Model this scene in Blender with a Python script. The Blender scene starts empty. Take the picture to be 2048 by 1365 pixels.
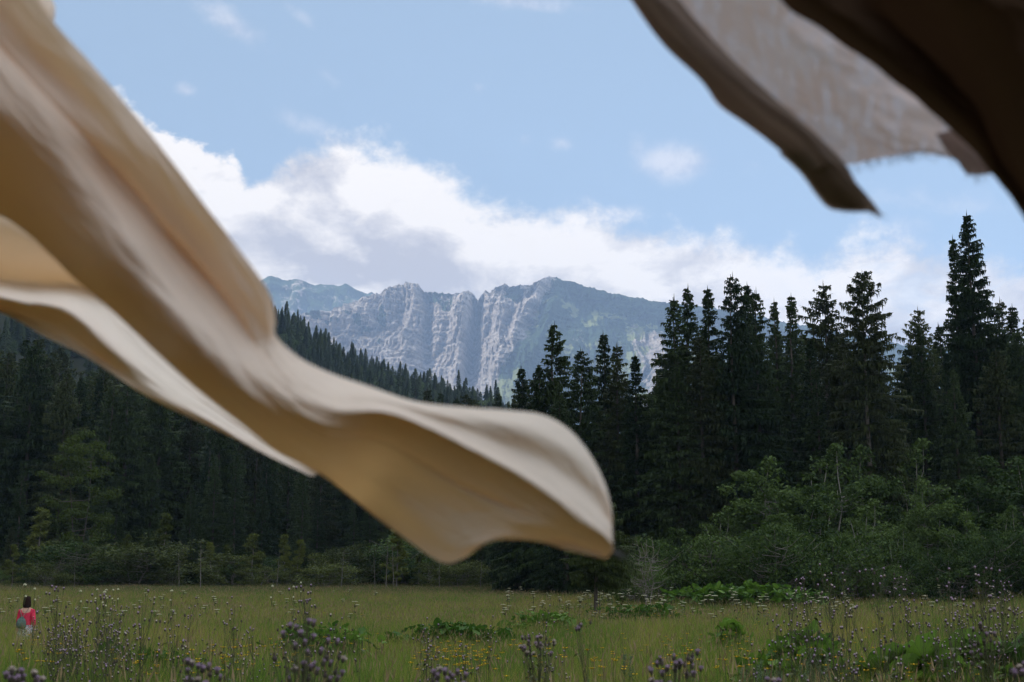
import bpy, bmesh, math, random
import numpy as np
from mathutils import Vector, Matrix
R = math.radians

# ------------------------------------------------------------------ camera
FPX = 2844.4; CX, CY = 1024.0, 682.5
PITCH = math.atan((1205 - CY) / FPX); CAMZ = 1.45
sc = bpy.context.scene
cam_d = bpy.data.cameras.new("camera"); cam = bpy.data.objects.new("camera", cam_d)
sc.collection.objects.link(cam); sc.camera = cam
cam.location = (0, 0, CAMZ); cam.rotation_euler = (R(90) + PITCH, 0, 0)
cam_d.lens = 50; cam_d.sensor_width = 36; cam_d.clip_start = 0.05; cam_d.clip_end = 60000
cam_d.dof.use_dof = True; cam_d.dof.focus_distance = 110; cam_d.dof.aperture_fstop = 6.3

def ray(px, py):
    x = (px - CX) / FPX; yu = (CY - py) / FPX
    return np.array([x, math.cos(PITCH) - math.sin(PITCH) * yu, math.sin(PITCH) + math.cos(PITCH) * yu])
def at(px, py, Y):
    r = ray(px, py); k = Y / r[1]
    return np.array([r[0] * k, Y, CAMZ + r[2] * k])
def azel(px, py):
    r = ray(px, py); return math.atan2(r[0], r[1]), math.atan2(r[2], math.hypot(r[0], r[1]))

# ------------------------------------------------------------------ view, sun, sky
sc.view_settings.view_transform = 'Standard'; sc.view_settings.look = 'None'
sc.view_settings.exposure = 0.36; sc.view_settings.gamma = 1.0
sc.cycles.max_bounces = 8; sc.cycles.diffuse_bounces = 4; sc.cycles.transmission_bounces = 4
sc.cycles.transparent_max_bounces = 8; sc.cycles.volume_bounces = 1
sc.cycles.use_denoising = True
SUN_EL = R(24); SUN_AZ = R(-130)          # azimuth clockwise from +Y (minus = left of the view)
sdir = Vector((math.sin(SUN_AZ) * math.cos(SUN_EL), math.cos(SUN_AZ) * math.cos(SUN_EL), math.sin(SUN_EL)))
sd = bpy.data.lights.new("sun", 'SUN'); sd.energy = 5.0; sd.angle = R(0.5); sd.color = (1.0, 0.90, 0.80)
so = bpy.data.objects.new("sun", sd); sc.collection.objects.link(so)
so.rotation_euler = sdir.to_track_quat('Z', 'Y').to_euler(); so.location = (-300, -200, 400)

class NT:
    def __init__(s, tree): s.t = tree
    def n(s, kind, **kw):
        nd = s.t.nodes.new(kind)
        for k, v in kw.items(): setattr(nd, k, v)
        return nd
    def put(s, sock, v):
        if v is None: return
        if isinstance(v, bpy.types.NodeSocket): s.t.links.new(v, sock)
        elif isinstance(v, (tuple, list)) and len(v) == 3 and sock.type == 'RGBA': sock.default_value = (*v, 1)
        else: sock.default_value = v
    def m(s, op, a, b=None, c=None, clamp=False):
        nd = s.n('ShaderNodeMath', operation=op, use_clamp=clamp)
        s.put(nd.inputs[0], a); s.put(nd.inputs[1], b); s.put(nd.inputs[2], c)
        return nd.outputs[0]
    def ss(s, v, lo, hi, a=0.0, b=1.0):
        nd = s.n('ShaderNodeMapRange', interpolation_type='SMOOTHSTEP')
        s.put(nd.inputs[0], v)
        for k, q in enumerate((lo, hi, a, b)): s.put(nd.inputs[k + 1], q)
        return nd.outputs[0]
    def mix(s, f, a, b, blend='MIX'):
        nd = s.n('ShaderNodeMix', data_type='RGBA', blend_type=blend)
        s.put(nd.inputs[0], f); s.put(nd.inputs[6], a); s.put(nd.inputs[7], b)
        return nd.outputs[2]
    def noise(s, vec, scale, detail=4, rough=0.55, dist=0.0, out=0):
        nd = s.n('ShaderNodeTexNoise'); s.put(nd.inputs['Vector'], vec)
        nd.inputs['Scale'].default_value = scale; nd.inputs['Detail'].default_value = detail
        nd.inputs['Roughness'].default_value = rough; nd.inputs['Distortion'].default_value = dist
        return nd.outputs[out]
    def mapping(s, vec, loc=(0, 0, 0), scale=(1, 1, 1)):
        nd = s.n('ShaderNodeMapping'); s.put(nd.inputs[0], vec)
        nd.inputs[1].default_value = loc; nd.inputs[3].default_value = scale
        return nd.outputs[0]

w = bpy.data.worlds.new("World"); sc.world = w; w.use_nodes = True
t = w.node_tree; t.nodes.clear(); N = NT(t)
sky = N.n('ShaderNodeTexSky', sky_type='NISHITA'); sky.sun_disc = False
sky.sun_elevation = SUN_EL; sky.sun_rotation = SUN_AZ; sky.altitude = 900
sky.air_density = 1.0; sky.dust_density = 1.2; sky.ozone_density = 1.2
tc = N.n('ShaderNodeTexCoord'); D = tc.outputs['Generated']
sx = N.n('ShaderNodeSeparateXYZ'); N.put(sx.inputs[0], D)
az = N.m('ARCTAN2', sx.outputs[0], sx.outputs[1]); el = N.m('ARCSINE', sx.outputs[2])
def gauss(px, py, wx, wy, tilt=0.0):
    a0, e0 = azel(px, py); wx, wy = wx / FPX, wy / FPX
    da = N.m('SUBTRACT', az, a0); de = N.m('SUBTRACT', el, e0)
    de = N.m('MULTIPLY_ADD', da, tilt, de)
    q = N.m('ADD', N.m('POWER', N.m('ABSOLUTE', N.m('DIVIDE', da, wx)), 2), N.m('POWER', N.m('ABSOLUTE', N.m('DIVIDE', de, wy)), 2))
    return N.m('EXPONENT', N.m('MULTIPLY', q, -1))
def curve(pts):
    fc = N.n('ShaderNodeFloatCurve'); cm = fc.mapping; cm.extend = 'HORIZONTAL'; cv = cm.curves[0]
    pp = sorted(((azel(*p)[0] + .5, azel(*p)[1] / .5) for p in pts))
    cv.points[0].location = pp[0]; cv.points[1].location = pp[-1]
    for p in pp[1:-1]: cv.points.new(*p)
    cm.update(); N.put(fc.inputs['Value'], N.m('ADD', az, .5))
    return N.m('MULTIPLY', fc.outputs[0], .5)
# main bank: top edge traced as an elevation profile, broken up by noise on the sky direction
edge = curve([(-200, 50), (100, 110), (255, 198), (320, 236), (400, 290), (470, 312), (505, 350), (560, 320), (620, 285), (700, 268), (790, 295), (880, 332), (960, 378), (1060, 395), (1130, 395), (1200, 425), (1300, 445), (1440, 440), (1520, 468), (1640, 480), (1720, 465), (1800, 485), (1900, 500), (2048, 515), (2250, 450)])
n1 = N.noise(N.mapping(D, (0.3, 0, 0.2), (1, 1, 1.5)), 11, 5, 0.6)
n2 = N.noise(N.mapping(D, (1.3, 0, 2.2), (1, 1, 1.2)), 38, 6, 0.62)
n3 = N.noise(N.mapping(D, (5.3, 1, 0), (1, 1, 2.2)), 15, 7, 0.62, 0.6)
d = N.m('SUBTRACT', edge, el)
d = N.m('MULTIPLY_ADD', N.m('SUBTRACT', n1, .5), .040, d)
d = N.m('MULTIPLY_ADD', N.m('SUBTRACT', n2, .5), .055, d)
crisp = gauss(360, 300, 190, 220)
soft = N.m('MULTIPLY_ADD', crisp, -.016, .022)
mask = N.ss(N.m('ADD', d, N.m('MULTIPLY', N.m('SUBTRACT', n3, .5), .03)), -0.004, soft)
holes = N.ss(N.m('ADD', n3, N.m('ADD', N.m('MULTIPLY', gauss(1600, 560, 330, 60), .10), N.m('MULTIPLY', gauss(1980, 520, 300, 140), .10))), .58, .72)
mask = N.m('MULTIPLY', mask, N.m('SUBTRACT', 1, N.m('MULTIPLY', holes, N.ss(az, .16, .3, 0, .35))))
rim = N.ss(d, 0.0, 0.12, 1, 0)
n4 = N.noise(N.mapping(D, (0.9, .4, 0.1), (1, 1, 2.0)), 13, 6, 0.6, 0.3)
lum = N.m('MULTIPLY_ADD', rim, .50, N.ss(n4, .38, .62, -.20, .55)); lum = N.m('MULTIPLY_ADD', N.m('SUBTRACT', n2, .5), 1.5, lum); lum = N.m('MULTIPLY_ADD', N.m('SUBTRACT', n3, .46), 1.1, lum)
lum = N.m('MULTIPLY_ADD', crisp, .45, lum)
lum = N.m('MULTIPLY_ADD', gauss(1130, 500, 130, 60), .45, lum)
lum = N.m('MULTIPLY_ADD', gauss(880, 420, 220, 70, .35), .4, lum)
lum = N.m('MULTIPLY_ADD', gauss(640, 330, 130, 45), -.45, lum)
lum = N.m('MULTIPLY_ADD', gauss(600, 510, 190, 60, .1), -.22, lum)
lum = N.m('MULTIPLY_ADD', gauss(900, 545, 260, 22), -.25, lum)
lum = N.m('MULTIPLY_ADD', gauss(660, 577, 80, 7, .05), 1.0, lum)
lum = N.m('MULTIPLY_ADD', gauss(1560, 575, 130, 30), .45, lum)
lum = N.m('MULTIPLY_ADD', gauss(1430, 462, 45, 12), .4, lum)
lum = N.m('MINIMUM', N.m('MAXIMUM', N.m('ADD', lum, .10), .04), 1)
ccol = N.mix(lum, (.49, .465, .48), (1.0, .92, .83))
# separate puffs and wisps
def puff(px, py, wx, wy, tilt=0, k=1.0):
    return N.m('MULTIPLY', gauss(px, py, wx, wy, tilt), k)
ps = [puff(1350, 325, 95, 45, 0, 1.0), puff(1275, 300, 30, 40, 0, .55), puff(1125, 288, 28, 20, 0, .62), puff(1050, 280, 22, 20, 0, .5), puff(460, 45, 90, 34, .45, .66), puff(600, 30, 60, 22, .6, .55),
      puff(1050, 5, 120, 24, .1, .8), puff(1170, 20, 60, 14, 0, .5), puff(372, 180, 28, 18, 0, .68), puff(660, 165, 60, 36, .5, .45), puff(960, 178, 26, 18, 0, .5),
      puff(620, 255, 120, 38, .2, .55), puff(1230, 430, 70, 26, 0, .6), puff(1820, 470, 120, 50, 0, .5), puff(1510, 330, 60, 30, 0, .4), puff(1850, 400, 170, 40, .2, .42), puff(1180, 355, 120, 22, 0, .35)]
acc = ps[0]
for p in ps[1:]: acc = N.m('MAXIMUM', acc, p)
pm = N.ss(N.m('ADD', acc, N.m('MULTIPLY', N.m('SUBTRACT', N.m('MULTIPLY_ADD', n2, .6, N.m('MULTIPLY', n1, .4)), .5), 1.5)), .25, 1.1, 0, .70)
pcol = N.mix(N.ss(n2, .35, .62), (.50, .50, .58), (.78, .75, .76))
cs = N.n('ShaderNodeVectorMath', operation='SCALE'); N.put(cs.inputs[0], sky.outputs[0]); cs.inputs[3].default_value = 0.10
skyc = N.mix(.45, cs.outputs[0], (.49, .64, .79))
c1 = N.mix(pm, skyc, pcol)
c2 = N.mix(mask, c1, ccol)
# sky outside the picture: extra bright cloud added to light meadow, cloths and bushes
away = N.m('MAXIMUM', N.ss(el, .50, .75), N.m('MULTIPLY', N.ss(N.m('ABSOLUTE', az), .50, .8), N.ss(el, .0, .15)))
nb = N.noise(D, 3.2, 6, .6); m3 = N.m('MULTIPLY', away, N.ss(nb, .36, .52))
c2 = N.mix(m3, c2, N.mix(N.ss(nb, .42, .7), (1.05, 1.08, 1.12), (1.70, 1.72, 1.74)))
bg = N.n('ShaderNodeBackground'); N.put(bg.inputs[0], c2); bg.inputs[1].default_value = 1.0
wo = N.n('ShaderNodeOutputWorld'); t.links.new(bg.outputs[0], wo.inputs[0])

# ------------------------------------------------------------------ helpers
def link(o): sc.collection.objects.link(o); return o
def tag(o, label=None, cat=None, group=None, kind=None):
    if label: o['label'] = label
    if cat: o['category'] = cat
    if group: o['group'] = group
    if kind: o['kind'] = kind
    return o
def np_mesh(name, v, f, mats=(), mi=None, smooth=False, attrs=None):
    """v (n,3); f (m,3) or (m,4) int array, or a list of such arrays"""
    me = bpy.data.meshes.new(name)
    fl = f if isinstance(f, list) else [f]
    fl = [np.asarray(a, dtype=np.int32) for a in fl if len(a)]
    me.vertices.add(len(v)); me.vertices.foreach_set('co', np.asarray(v, dtype=np.float32).ravel())
    loops = np.concatenate([a.ravel() for a in fl]); tot = np.concatenate([np.full(len(a), a.shape[1], np.int32) for a in fl])
    me.loops.add(len(loops)); me.loops.foreach_set('vertex_index', loops)
    me.polygons.add(len(tot)); me.polygons.foreach_set('loop_start', (np.cumsum(tot) - tot).astype(np.int32))
    if mi is not None: me.polygons.foreach_set('material_index', np.asarray(mi, dtype=np.int32))
    if smooth: me.polygons.foreach_set('use_smooth', np.ones(len(tot), bool))
    for m_ in mats: me.materials.append(m_)
    me.update(calc_edges=True); me.validate()
    for k, a in (attrs or {}).items():
        at_ = me.attributes.new(k, 'FLOAT', 'POINT'); at_.data.foreach_set('value', np.asarray(a, dtype=np.float32))
    return me
def mobj(name, me, parent=None):
    o = link(bpy.data.objects.new(name, me)); o.parent = parent; return o
def empty(name, loc, rz=0, s=1.0):
    o = link(bpy.data.objects.new(name, None)); o.location = loc; o.rotation_euler = (0, 0, rz)
    o.scale = s if hasattr(s, '__len__') else (s, s, s); o.empty_display_size = .3; return o
class Geo:
    def __init__(s): s.v = []; s.f3 = []; s.f4 = []; s.n = 0; s.m3 = []; s.m4 = []
    def add(s, v, f, mi=0):
        v = np.asarray(v, float).reshape(-1, 3); f = np.asarray(f, int)
        (s.f3 if f.shape[1] == 3 else s.f4).append(f + s.n)
        (s.m3 if f.shape[1] == 3 else s.m4).append(np.full(len(f), mi)); s.v.append(v); s.n += len(v)
    def tube(s, pts, rad, k=6, mi=0):
        pts = np.asarray(pts, float); n = len(pts); rad = np.broadcast_to(rad, n)
        tg = np.gradient(pts, axis=0); tg /= np.linalg.norm(tg, axis=1)[:, None] + 1e-9
        up = np.array([0, 0, 1.]) if abs(tg[0][2]) < .9 else np.array([1., 0, 0])
        a = np.cross(tg, up); a /= np.linalg.norm(a, axis=1)[:, None] + 1e-9; b = np.cross(tg, a)
        th = np.arange(k) * 2 * np.pi / k
        v = pts[:, None] + rad[:, None, None] * (a[:, None] * np.cos(th)[None, :, None] + b[:, None] * np.sin(th)[None, :, None])
        i, j = np.meshgrid(np.arange(n - 1), np.arange(k), indexing='ij'); j2 = (j + 1) % k
        s.add(v.reshape(-1, 3), np.stack([i * k + j, i * k + j2, (i + 1) * k + j2, (i + 1) * k + j], -1).reshape(-1, 4), mi)
    def tris(s, p, mi=0):
        p = np.asarray(p, float).reshape(-1, 3, 3); s.add(p.reshape(-1, 3), np.arange(len(p) * 3).reshape(-1, 3), mi)
    def quads(s, p, mi=0):
        p = np.asarray(p, float).reshape(-1, 4, 3); s.add(p.reshape(-1, 3), np.arange(len(p) * 4).reshape(-1, 4), mi)
    def mesh(s, name, mats, smooth=False):
        f = []; mi = []
        if s.f3: f.append(np.concatenate(s.f3)); mi.append(np.concatenate(s.m3))
        if s.f4: f.append(np.concatenate(s.f4)); mi.append(np.concatenate(s.m4))
        return np_mesh(name, np.concatenate(s.v), f, mats, np.concatenate(mi), smooth)
def unit(a): return a / (np.linalg.norm(a, axis=-1, keepdims=True) + 1e-9)

def _h(ix, iy, s):
    n = (ix.astype(np.int64) * 374761393 + iy.astype(np.int64) * 668265263 + s * 982451653) & 0x7fffffff
    n = ((n ^ (n >> 13)) * 1274126177) & 0x7fffffff
    return ((n ^ (n >> 16)) & 0xffff) / 65535.0
def vnoise(x, y, s=0):
    x = np.asarray(x, float); y = np.asarray(y, float); ix = np.floor(x); iy = np.floor(y); fx = x - ix; fy = y - iy
    fx = fx * fx * fx * (fx * (fx * 6 - 15) + 10); fy = fy * fy * fy * (fy * (fy * 6 - 15) + 10)
    a = _h(ix, iy, s); b = _h(ix + 1, iy, s); c = _h(ix, iy + 1, s); e = _h(ix + 1, iy + 1, s)
    return (a * (1 - fx) + b * fx) * (1 - fy) + (c * (1 - fx) + e * fx) * fy
def fbm(x, y, s=0, o=5, g=.5):
    r = 0; a = 1; t_ = 0
    for k in range(o):
        r = r + a * vnoise(x * 2 ** k + 13.7 * k, y * 2 ** k + 7.1 * k, s + k); t_ += a; a *= g
    return r / t_
def ridged(x, y, s=0, o=5, g=.55):
    r = 0; a = 1; t_ = 0
    for k in range(o):
        r = r + a * (1 - np.abs(2 * vnoise(x * 2 ** k + 3.7 * k, y * 2 ** k + 9.1 * k, s + k) - 1)); t_ += a; a *= g
    return r / t_
def sstep(v): v = np.clip(v, 0, 1); return v * v * (3 - 2 * v)

# ------------------------------------------------------------------ materials
def mat(name, build):
    m_ = bpy.data.materials.new(name); m_.use_nodes = True; tr = m_.node_tree; tr.nodes.clear()
    n = NT(tr); out = n.n('ShaderNodeOutputMaterial'); tr.links.new(build(n), out.inputs[0]); return m_
def pbsdf(n, col, rough=.8, spec=.2, bump=None, bstr=.3, bdist=.02, sub=None):
    p = n.n('ShaderNodeBsdfPrincipled'); n.put(p.inputs['Base Color'], col); n.put(p.inputs['Roughness'], rough)
    p.inputs['Specular IOR Level'].default_value = spec
    if bump is not None:
        b = n.n('ShaderNodeBump'); b.inputs['Strength'].default_value = bstr; b.inputs['Distance'].default_value = bdist
        n.put(b.inputs['Height'], bump); n.t.links.new(b.outputs[0], p.inputs['Normal'])
    return p.outputs[0]
def leafmat(name, c1, c2, sc_=.6, tl=.35, tcol=None, spec=.15):
    def b(n):
        g = n.n('ShaderNodeNewGeometry'); oi = n.n('ShaderNodeObjectInfo')
        f = n.m('ADD', n.noise(g.outputs['Position'], sc_, 3, .6), n.m('MULTIPLY_ADD', oi.outputs['Random'], .8, -.4))
        f = n.m('ADD', f, n.m('MULTIPLY_ADD', g.outputs['Random Per Island'], .5, -.25))
        col = n.mix(n.ss(f, .2, .8), c1, c2)
        p = pbsdf(n, col, .6, spec)
        tr = n.n('ShaderNodeBsdfTranslucent'); n.put(tr.inputs[0], n.mix(1, col, tcol or (.9, 1, .5), 'MULTIPLY'))
        ms = n.n('ShaderNodeMixShader'); ms.inputs[0].default_value = tl; n.t.links.new(p, ms.inputs[1]); n.t.links.new(tr.outputs[0], ms.inputs[2])
        return ms.outputs[0]
    return mat(name, b)
def plain(name, c1, c2=None, sc_=8, rough=.85, spec=.2, bs=.3):
    def b(n):
        g = n.n('ShaderNodeTexCoord'); f = n.noise(g.outputs['Object'], sc_, 5, .6)
        return pbsdf(n, n.mix(n.ss(f, .3, .7), c1, c2 or tuple(q * .75 for q in c1)), rough, spec, f, bs)
    return mat(name, b)
M_spruce = leafmat('spruce_needles', (.017, .034, .012), (.048, .074, .026), .5, .25)
M_spruce2 = leafmat('spruce_needles_brown', (.034, .044, .017), (.062, .080, .028), .5, .25)
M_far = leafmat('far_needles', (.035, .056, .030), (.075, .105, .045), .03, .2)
M_alder = leafmat('alder_leaf', (.027, .053, .013), (.080, .125, .034), .9, .35)
M_olive = leafmat('olive_leaf', (.060, .078, .018), (.125, .145, .036), .7, .35)
M_scrub = leafmat('scrub_leaf', (.045, .060, .018), (.105, .125, .032), .7, .3)
M_beech = leafmat('yellow_green_leaf', (.055, .080, .015), (.115, .145, .026), .6, .4)
M_bark = plain('bark', (.10, .085, .07), (.055, .048, .042), 3)
M_pale = plain('pale_bark', (.27, .26, .23), (.13, .12, .11), 3)
M_dead = plain('dead_wood', (.20, .18, .16), (.09, .08, .07), 4)

# ------------------------------------------------------------------ terrain
CXS = np.array([-1400, -800, -400, -150, -100, -55, -8, 60, 200, 700, 3000]); CZS = np.array([560, 470, 290, 168, 140, 120, 106, 76, 40, 40, 60])
def T(x, y):
    x = np.asarray(x, float); y = np.asarray(y, float)
    b = 2.7 * (np.clip(y - 30, 0, 115) / 100) ** 1.5
    b = b + .5 * sstep((x - 14) / 20) * sstep((y - 45) / 40)
    b = b + .22 * (fbm(x / 11, y / 11, 3, 3) - .5) * sstep((y - 6) / 15)
    h = np.interp(x, CXS, CZS) * sstep((y - 175) / 750) * (1 - .6 * sstep((y - 930) / 500))
    rd = 540 * sstep((-x - 120) / 470) * sstep((y + 1150) / 400) * (1 - sstep((y - 1300) / 1800)) * (.85 + .3 * fbm(x / 300, y / 300, 8, 3))
    far = 60 * sstep((y - 1500) / 1500) + 260 * sstep((y - 3000) / 1400)
    return b + np.maximum(np.maximum(h, rd), far)
def Ts(x, y): return float(T(np.array([x]), np.array([y]))[0])
def spaced(fine, step, far, g=1.12):
    a = [0.0]; s_ = step
    while a[-1] < far:
        if a[-1] > fine: s_ *= g
        a.append(a[-1] + s_)
    return np.array(a)
xp = spaced(60, 1.2, 3200); xs = np.concatenate([-xp[:0:-1], xp]); yp = spaced(150, 1.2, 9300, 1.09); yn = spaced(8, 2, 1000, 1.2); ys = np.concatenate([-yn[:0:-1], yp])
X, Y = np.meshgrid(xs, ys); Z = T(X, Y)
def gridf(ny, nx, off=0):
    i, j = np.meshgrid(np.arange(ny - 1), np.arange(nx - 1), indexing='ij'); a = i * nx + j + off
    return np.stack([a, a + 1, a + 1 + nx, a + nx], -1).reshape(-1, 4)
def ground_mat(n):
    g = n.n('ShaderNodeNewGeometry'); P = g.outputs['Position']
    a = n.noise(P, .12, 5, .6); b = n.noise(P, 1.5, 5, .65)
    c = n.mix(n.ss(a, .35, .65), (.075, .085, .028), (.12, .115, .04))
    c = n.mix(n.ss(b, .35, .7), c, (.045, .050, .022))
    s_ = n.n('ShaderNodeSeparateXYZ'); n.put(s_.inputs[0], P)
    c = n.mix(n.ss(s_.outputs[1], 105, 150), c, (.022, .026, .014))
    return pbsdf(n, c, .95, .1, b, .6, .1)
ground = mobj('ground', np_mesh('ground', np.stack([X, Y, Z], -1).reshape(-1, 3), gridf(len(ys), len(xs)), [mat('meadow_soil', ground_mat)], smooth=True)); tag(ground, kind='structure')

# ------------------------------------------------------------------ mountains
def mountain(name, sky_pts, Yc, px0, px1, step, zlo, m_, big):
    cpx = np.arange(px0, px1, step); sp = np.array(sky_pts, float)
    cpy = np.interp(cpx, sp[:, 0], sp[:, 1]) + (fbm(cpx / 9, cpx * 0, 21, 4, .6) - .5) * (5 if big else 2)
    top = np.array([at(a, b, Yc) for a, b in zip(cpx, cpy)]); zc = top[:, 2]; x0 = top[:, 0]
    nr = 330 if big else 60
    v = np.linspace(0, 1, nr)[:, None]
    z = zlo + (zc[None] - zlo) * v; x = np.broadcast_to(x0, z.shape).copy(); h = zc[None] - z       # h = drop below the crest
    px = np.broadcast_to(cpx, z.shape)
    if big:
        veg_side = sstep((px - 1075 + (h * .28)) / 60)               # right of the spur the slope is a vegetated ramp
        cliff = np.minimum(h, 300) * .42 + np.clip(h - 300, 0, 1e9) * 1.35
        ramp = h * 1.15
        out = cliff * (1 - veg_side) + ramp * veg_side
        wob = (fbm(x / 260, z / 260, 60, 3) - .5) * 260 + (fbm(x / 60, z / 60, 61, 3) - .5) * 60 + (zc[None] - z) * .25
        rib = ridged((x + wob * .6) / 150, z / 620, 31, 5, .6) - .5
        fine = ridged((x + wob * .4) / 34, z / 120, 41, 5, .6) - .5
        strat = fbm(x / 400, z / 17, 47, 3) - .5
        out = out + (1 - .35 * veg_side) * (rib * 115 * sstep(h / 60 + .1) + (fbm((x + wob) / 330, z / 420, 39, 3) - .5) * 420 * sstep(h / 120) + fine * 88 + (ridged((x + wob * .3) / 15, z / 26, 91, 4, .65) - .5) * 36 + (fbm(x / 180, z / 11 + x / 160, 48, 3) - .5) * 40)
        sx_ = 955 - np.clip(h - 40, 0, 400) * .05
        out = out - 230 * np.exp(-((px - sx_) / 11) ** 2) * sstep(h / 40) * (1 - sstep((h - 330) / 150))
        out = out - 110 * np.exp(-((px - 858) / 12) ** 2) * sstep(h / 40) * (1 - sstep((h - 230) / 150))
        out = out + 90 * np.exp(-((px - 925) / 16) ** 2) * sstep(h / 30) + 60 * np.exp(-((px - 1000) / 18) ** 2)
        for (ax, k, hw, amp, wd) in ((1092, .27, 0, 150, 20), (1135, .22, 110, 90, 16), (1290, -.02, 150, 90, 30), (1240, .15, 200, 60, 14), (1330, .1, 120, 60, 20)):
            out = out + amp * np.exp(-(((px - (ax - h * k)) + (fine * 26)) / wd) ** 2) * sstep((h - hw) / 60 + .3)
        n_ = fbm(x / 120, z / 120, 51, 5, .6)
        veg = veg_side * (.85 + .6 * (n_ - .5)) + (1 - veg_side) * np.clip((n_ - .56) * 6, 0, 1) * (1 - sstep((h - 140) / 200)) * .9
        veg = veg - .9 * np.exp(-(((px - (1092 - h * .27)) + fine * 20) / 13) ** 2) * sstep(h / 80) - .8 * np.exp(-(((px - (1290 + h * .02)) + fine * 40) / 32) ** 2) * sstep((h - 150) / 60)
        veg = veg + .8 * np.exp(-((px - 1035 + fine * 30) / 16) ** 2) * sstep((h - 250) / 80) + .5 * np.exp(-((px - 772 + fine * 30) / 13) ** 2) * sstep((h - 30) / 60) * (1 - sstep((h - 160) / 60))
        scree = sstep((h - 275 + (n_ - .5) * 120) / 70) * (1 - veg_side) * sstep((px - 850) / 50)
        lite = np.clip((fbm(x / 70, z / 90, 77, 4, .6) - .47) * 8, 0, 1) * veg_side * sstep((h - 70) / 60)
    else:
        out = h * 1.5 + (ridged(x / 260, z / 300, 33, 6, .6) - .5) * 520; veg = .62 + .5 * (fbm(x / 150, z / 150, 36, 4) - .5); scree = np.zeros_like(z); lite = scree
    y = Yc - out
    verts = np.stack([x, y, z], -1)
    back = verts[-1:].copy(); back = np.concatenate([back + [0, 400, -300], back + [0, 900, -1100]])
    verts = np.concatenate([verts, back]); pad = lambda a: np.concatenate([a, a[-1:], a[-1:]]).ravel()
    base = verts[:1] + [0, -1500, -(zlo + 50)]; verts = np.concatenate([base, verts]); pad2 = lambda a: np.concatenate([a[:1].ravel(), pad(a)])
    return tag(mobj(name, np_mesh(name, verts.reshape(-1, 3), gridf(verts.shape[0], len(cpx)), [m_], smooth=True, attrs={'veg': pad2(veg), 'scree': pad2(scree), 'lite': pad2(lite)})), kind='structure')
def mtn_mat(n):
    g = n.n('ShaderNodeNewGeometry'); P = g.outputs['Position']
    def A(k): q = n.n('ShaderNodeAttribute'); q.attribute_name = k; return q.outputs['Fac']
    fine = n.noise(n.mapping(P, (0, 0, 0), (1, 1, .9)), .05, 8, .72); st = n.noise(n.mapping(P, (0, 0, 0), (.004, .004, .09)), 1, 4, .6)
    rock = n.mix(n.ss(n.m('MULTIPLY_ADD', st, .5, n.m('MULTIPLY', fine, .5)), .36, .64), (.17, .155, .145), (.52, .475, .43))
    rock = n.mix(A('scree'), rock, n.mix(n.ss(n.noise(n.mapping(P, (0, 0, 0), (1.6, .3, .3)), .02, 5, .6), .4, .6), (.30, .275, .25), (.44, .41, .375)))
    vg = n.ss(n.m('ADD', A('veg'), n.m('MULTIPLY', n.m('SUBTRACT', n.noise(P, .02, 6, .65), .5), 1.5)), .38, .62)
    green = n.mix(n.ss(n.m('ADD', A('lite'), n.m('SUBTRACT', n.noise(P, .03, 5, .7), .5)), .35, .75), n.mix(n.ss(fine, .4, .6), (.026, .050, .026), (.050, .085, .040)), (.20, .235, .10))
    return pbsdf(n, n.mix(vg, rock, green), .95, .05, fine, 1.0, 22)
M_mtn = mat('limestone_mountain', mtn_mat)
mountain('mountain', [(560, 640), (660, 620), (740, 594), (765, 583), (790, 572), (815, 567), (835, 571), (855, 587), (890, 588), (905, 592), (925, 586), (935, 580), (946, 588), (956, 604), (962, 594), (970, 584), (980, 588), (1000, 580), (1030, 575), (1060, 573), (1080, 566), (1098, 556), (1130, 562), (1180, 576), (1250, 593), (1340, 608), (1400, 613), (1550, 640), (1800, 690), (2100, 720), (2500, 760)], 5000, 560, 2500, 1.0, 430, M_mtn, True)
mountain('far_mountain', [(-300, 520), (300, 545), (500, 562), (540, 566), (640, 572), (700, 578), (740, 588), (800, 600), (1400, 660), (1800, 720), (2600, 800)], 8000, -300, 2600, 5, 500, M_mtn, False)

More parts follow.
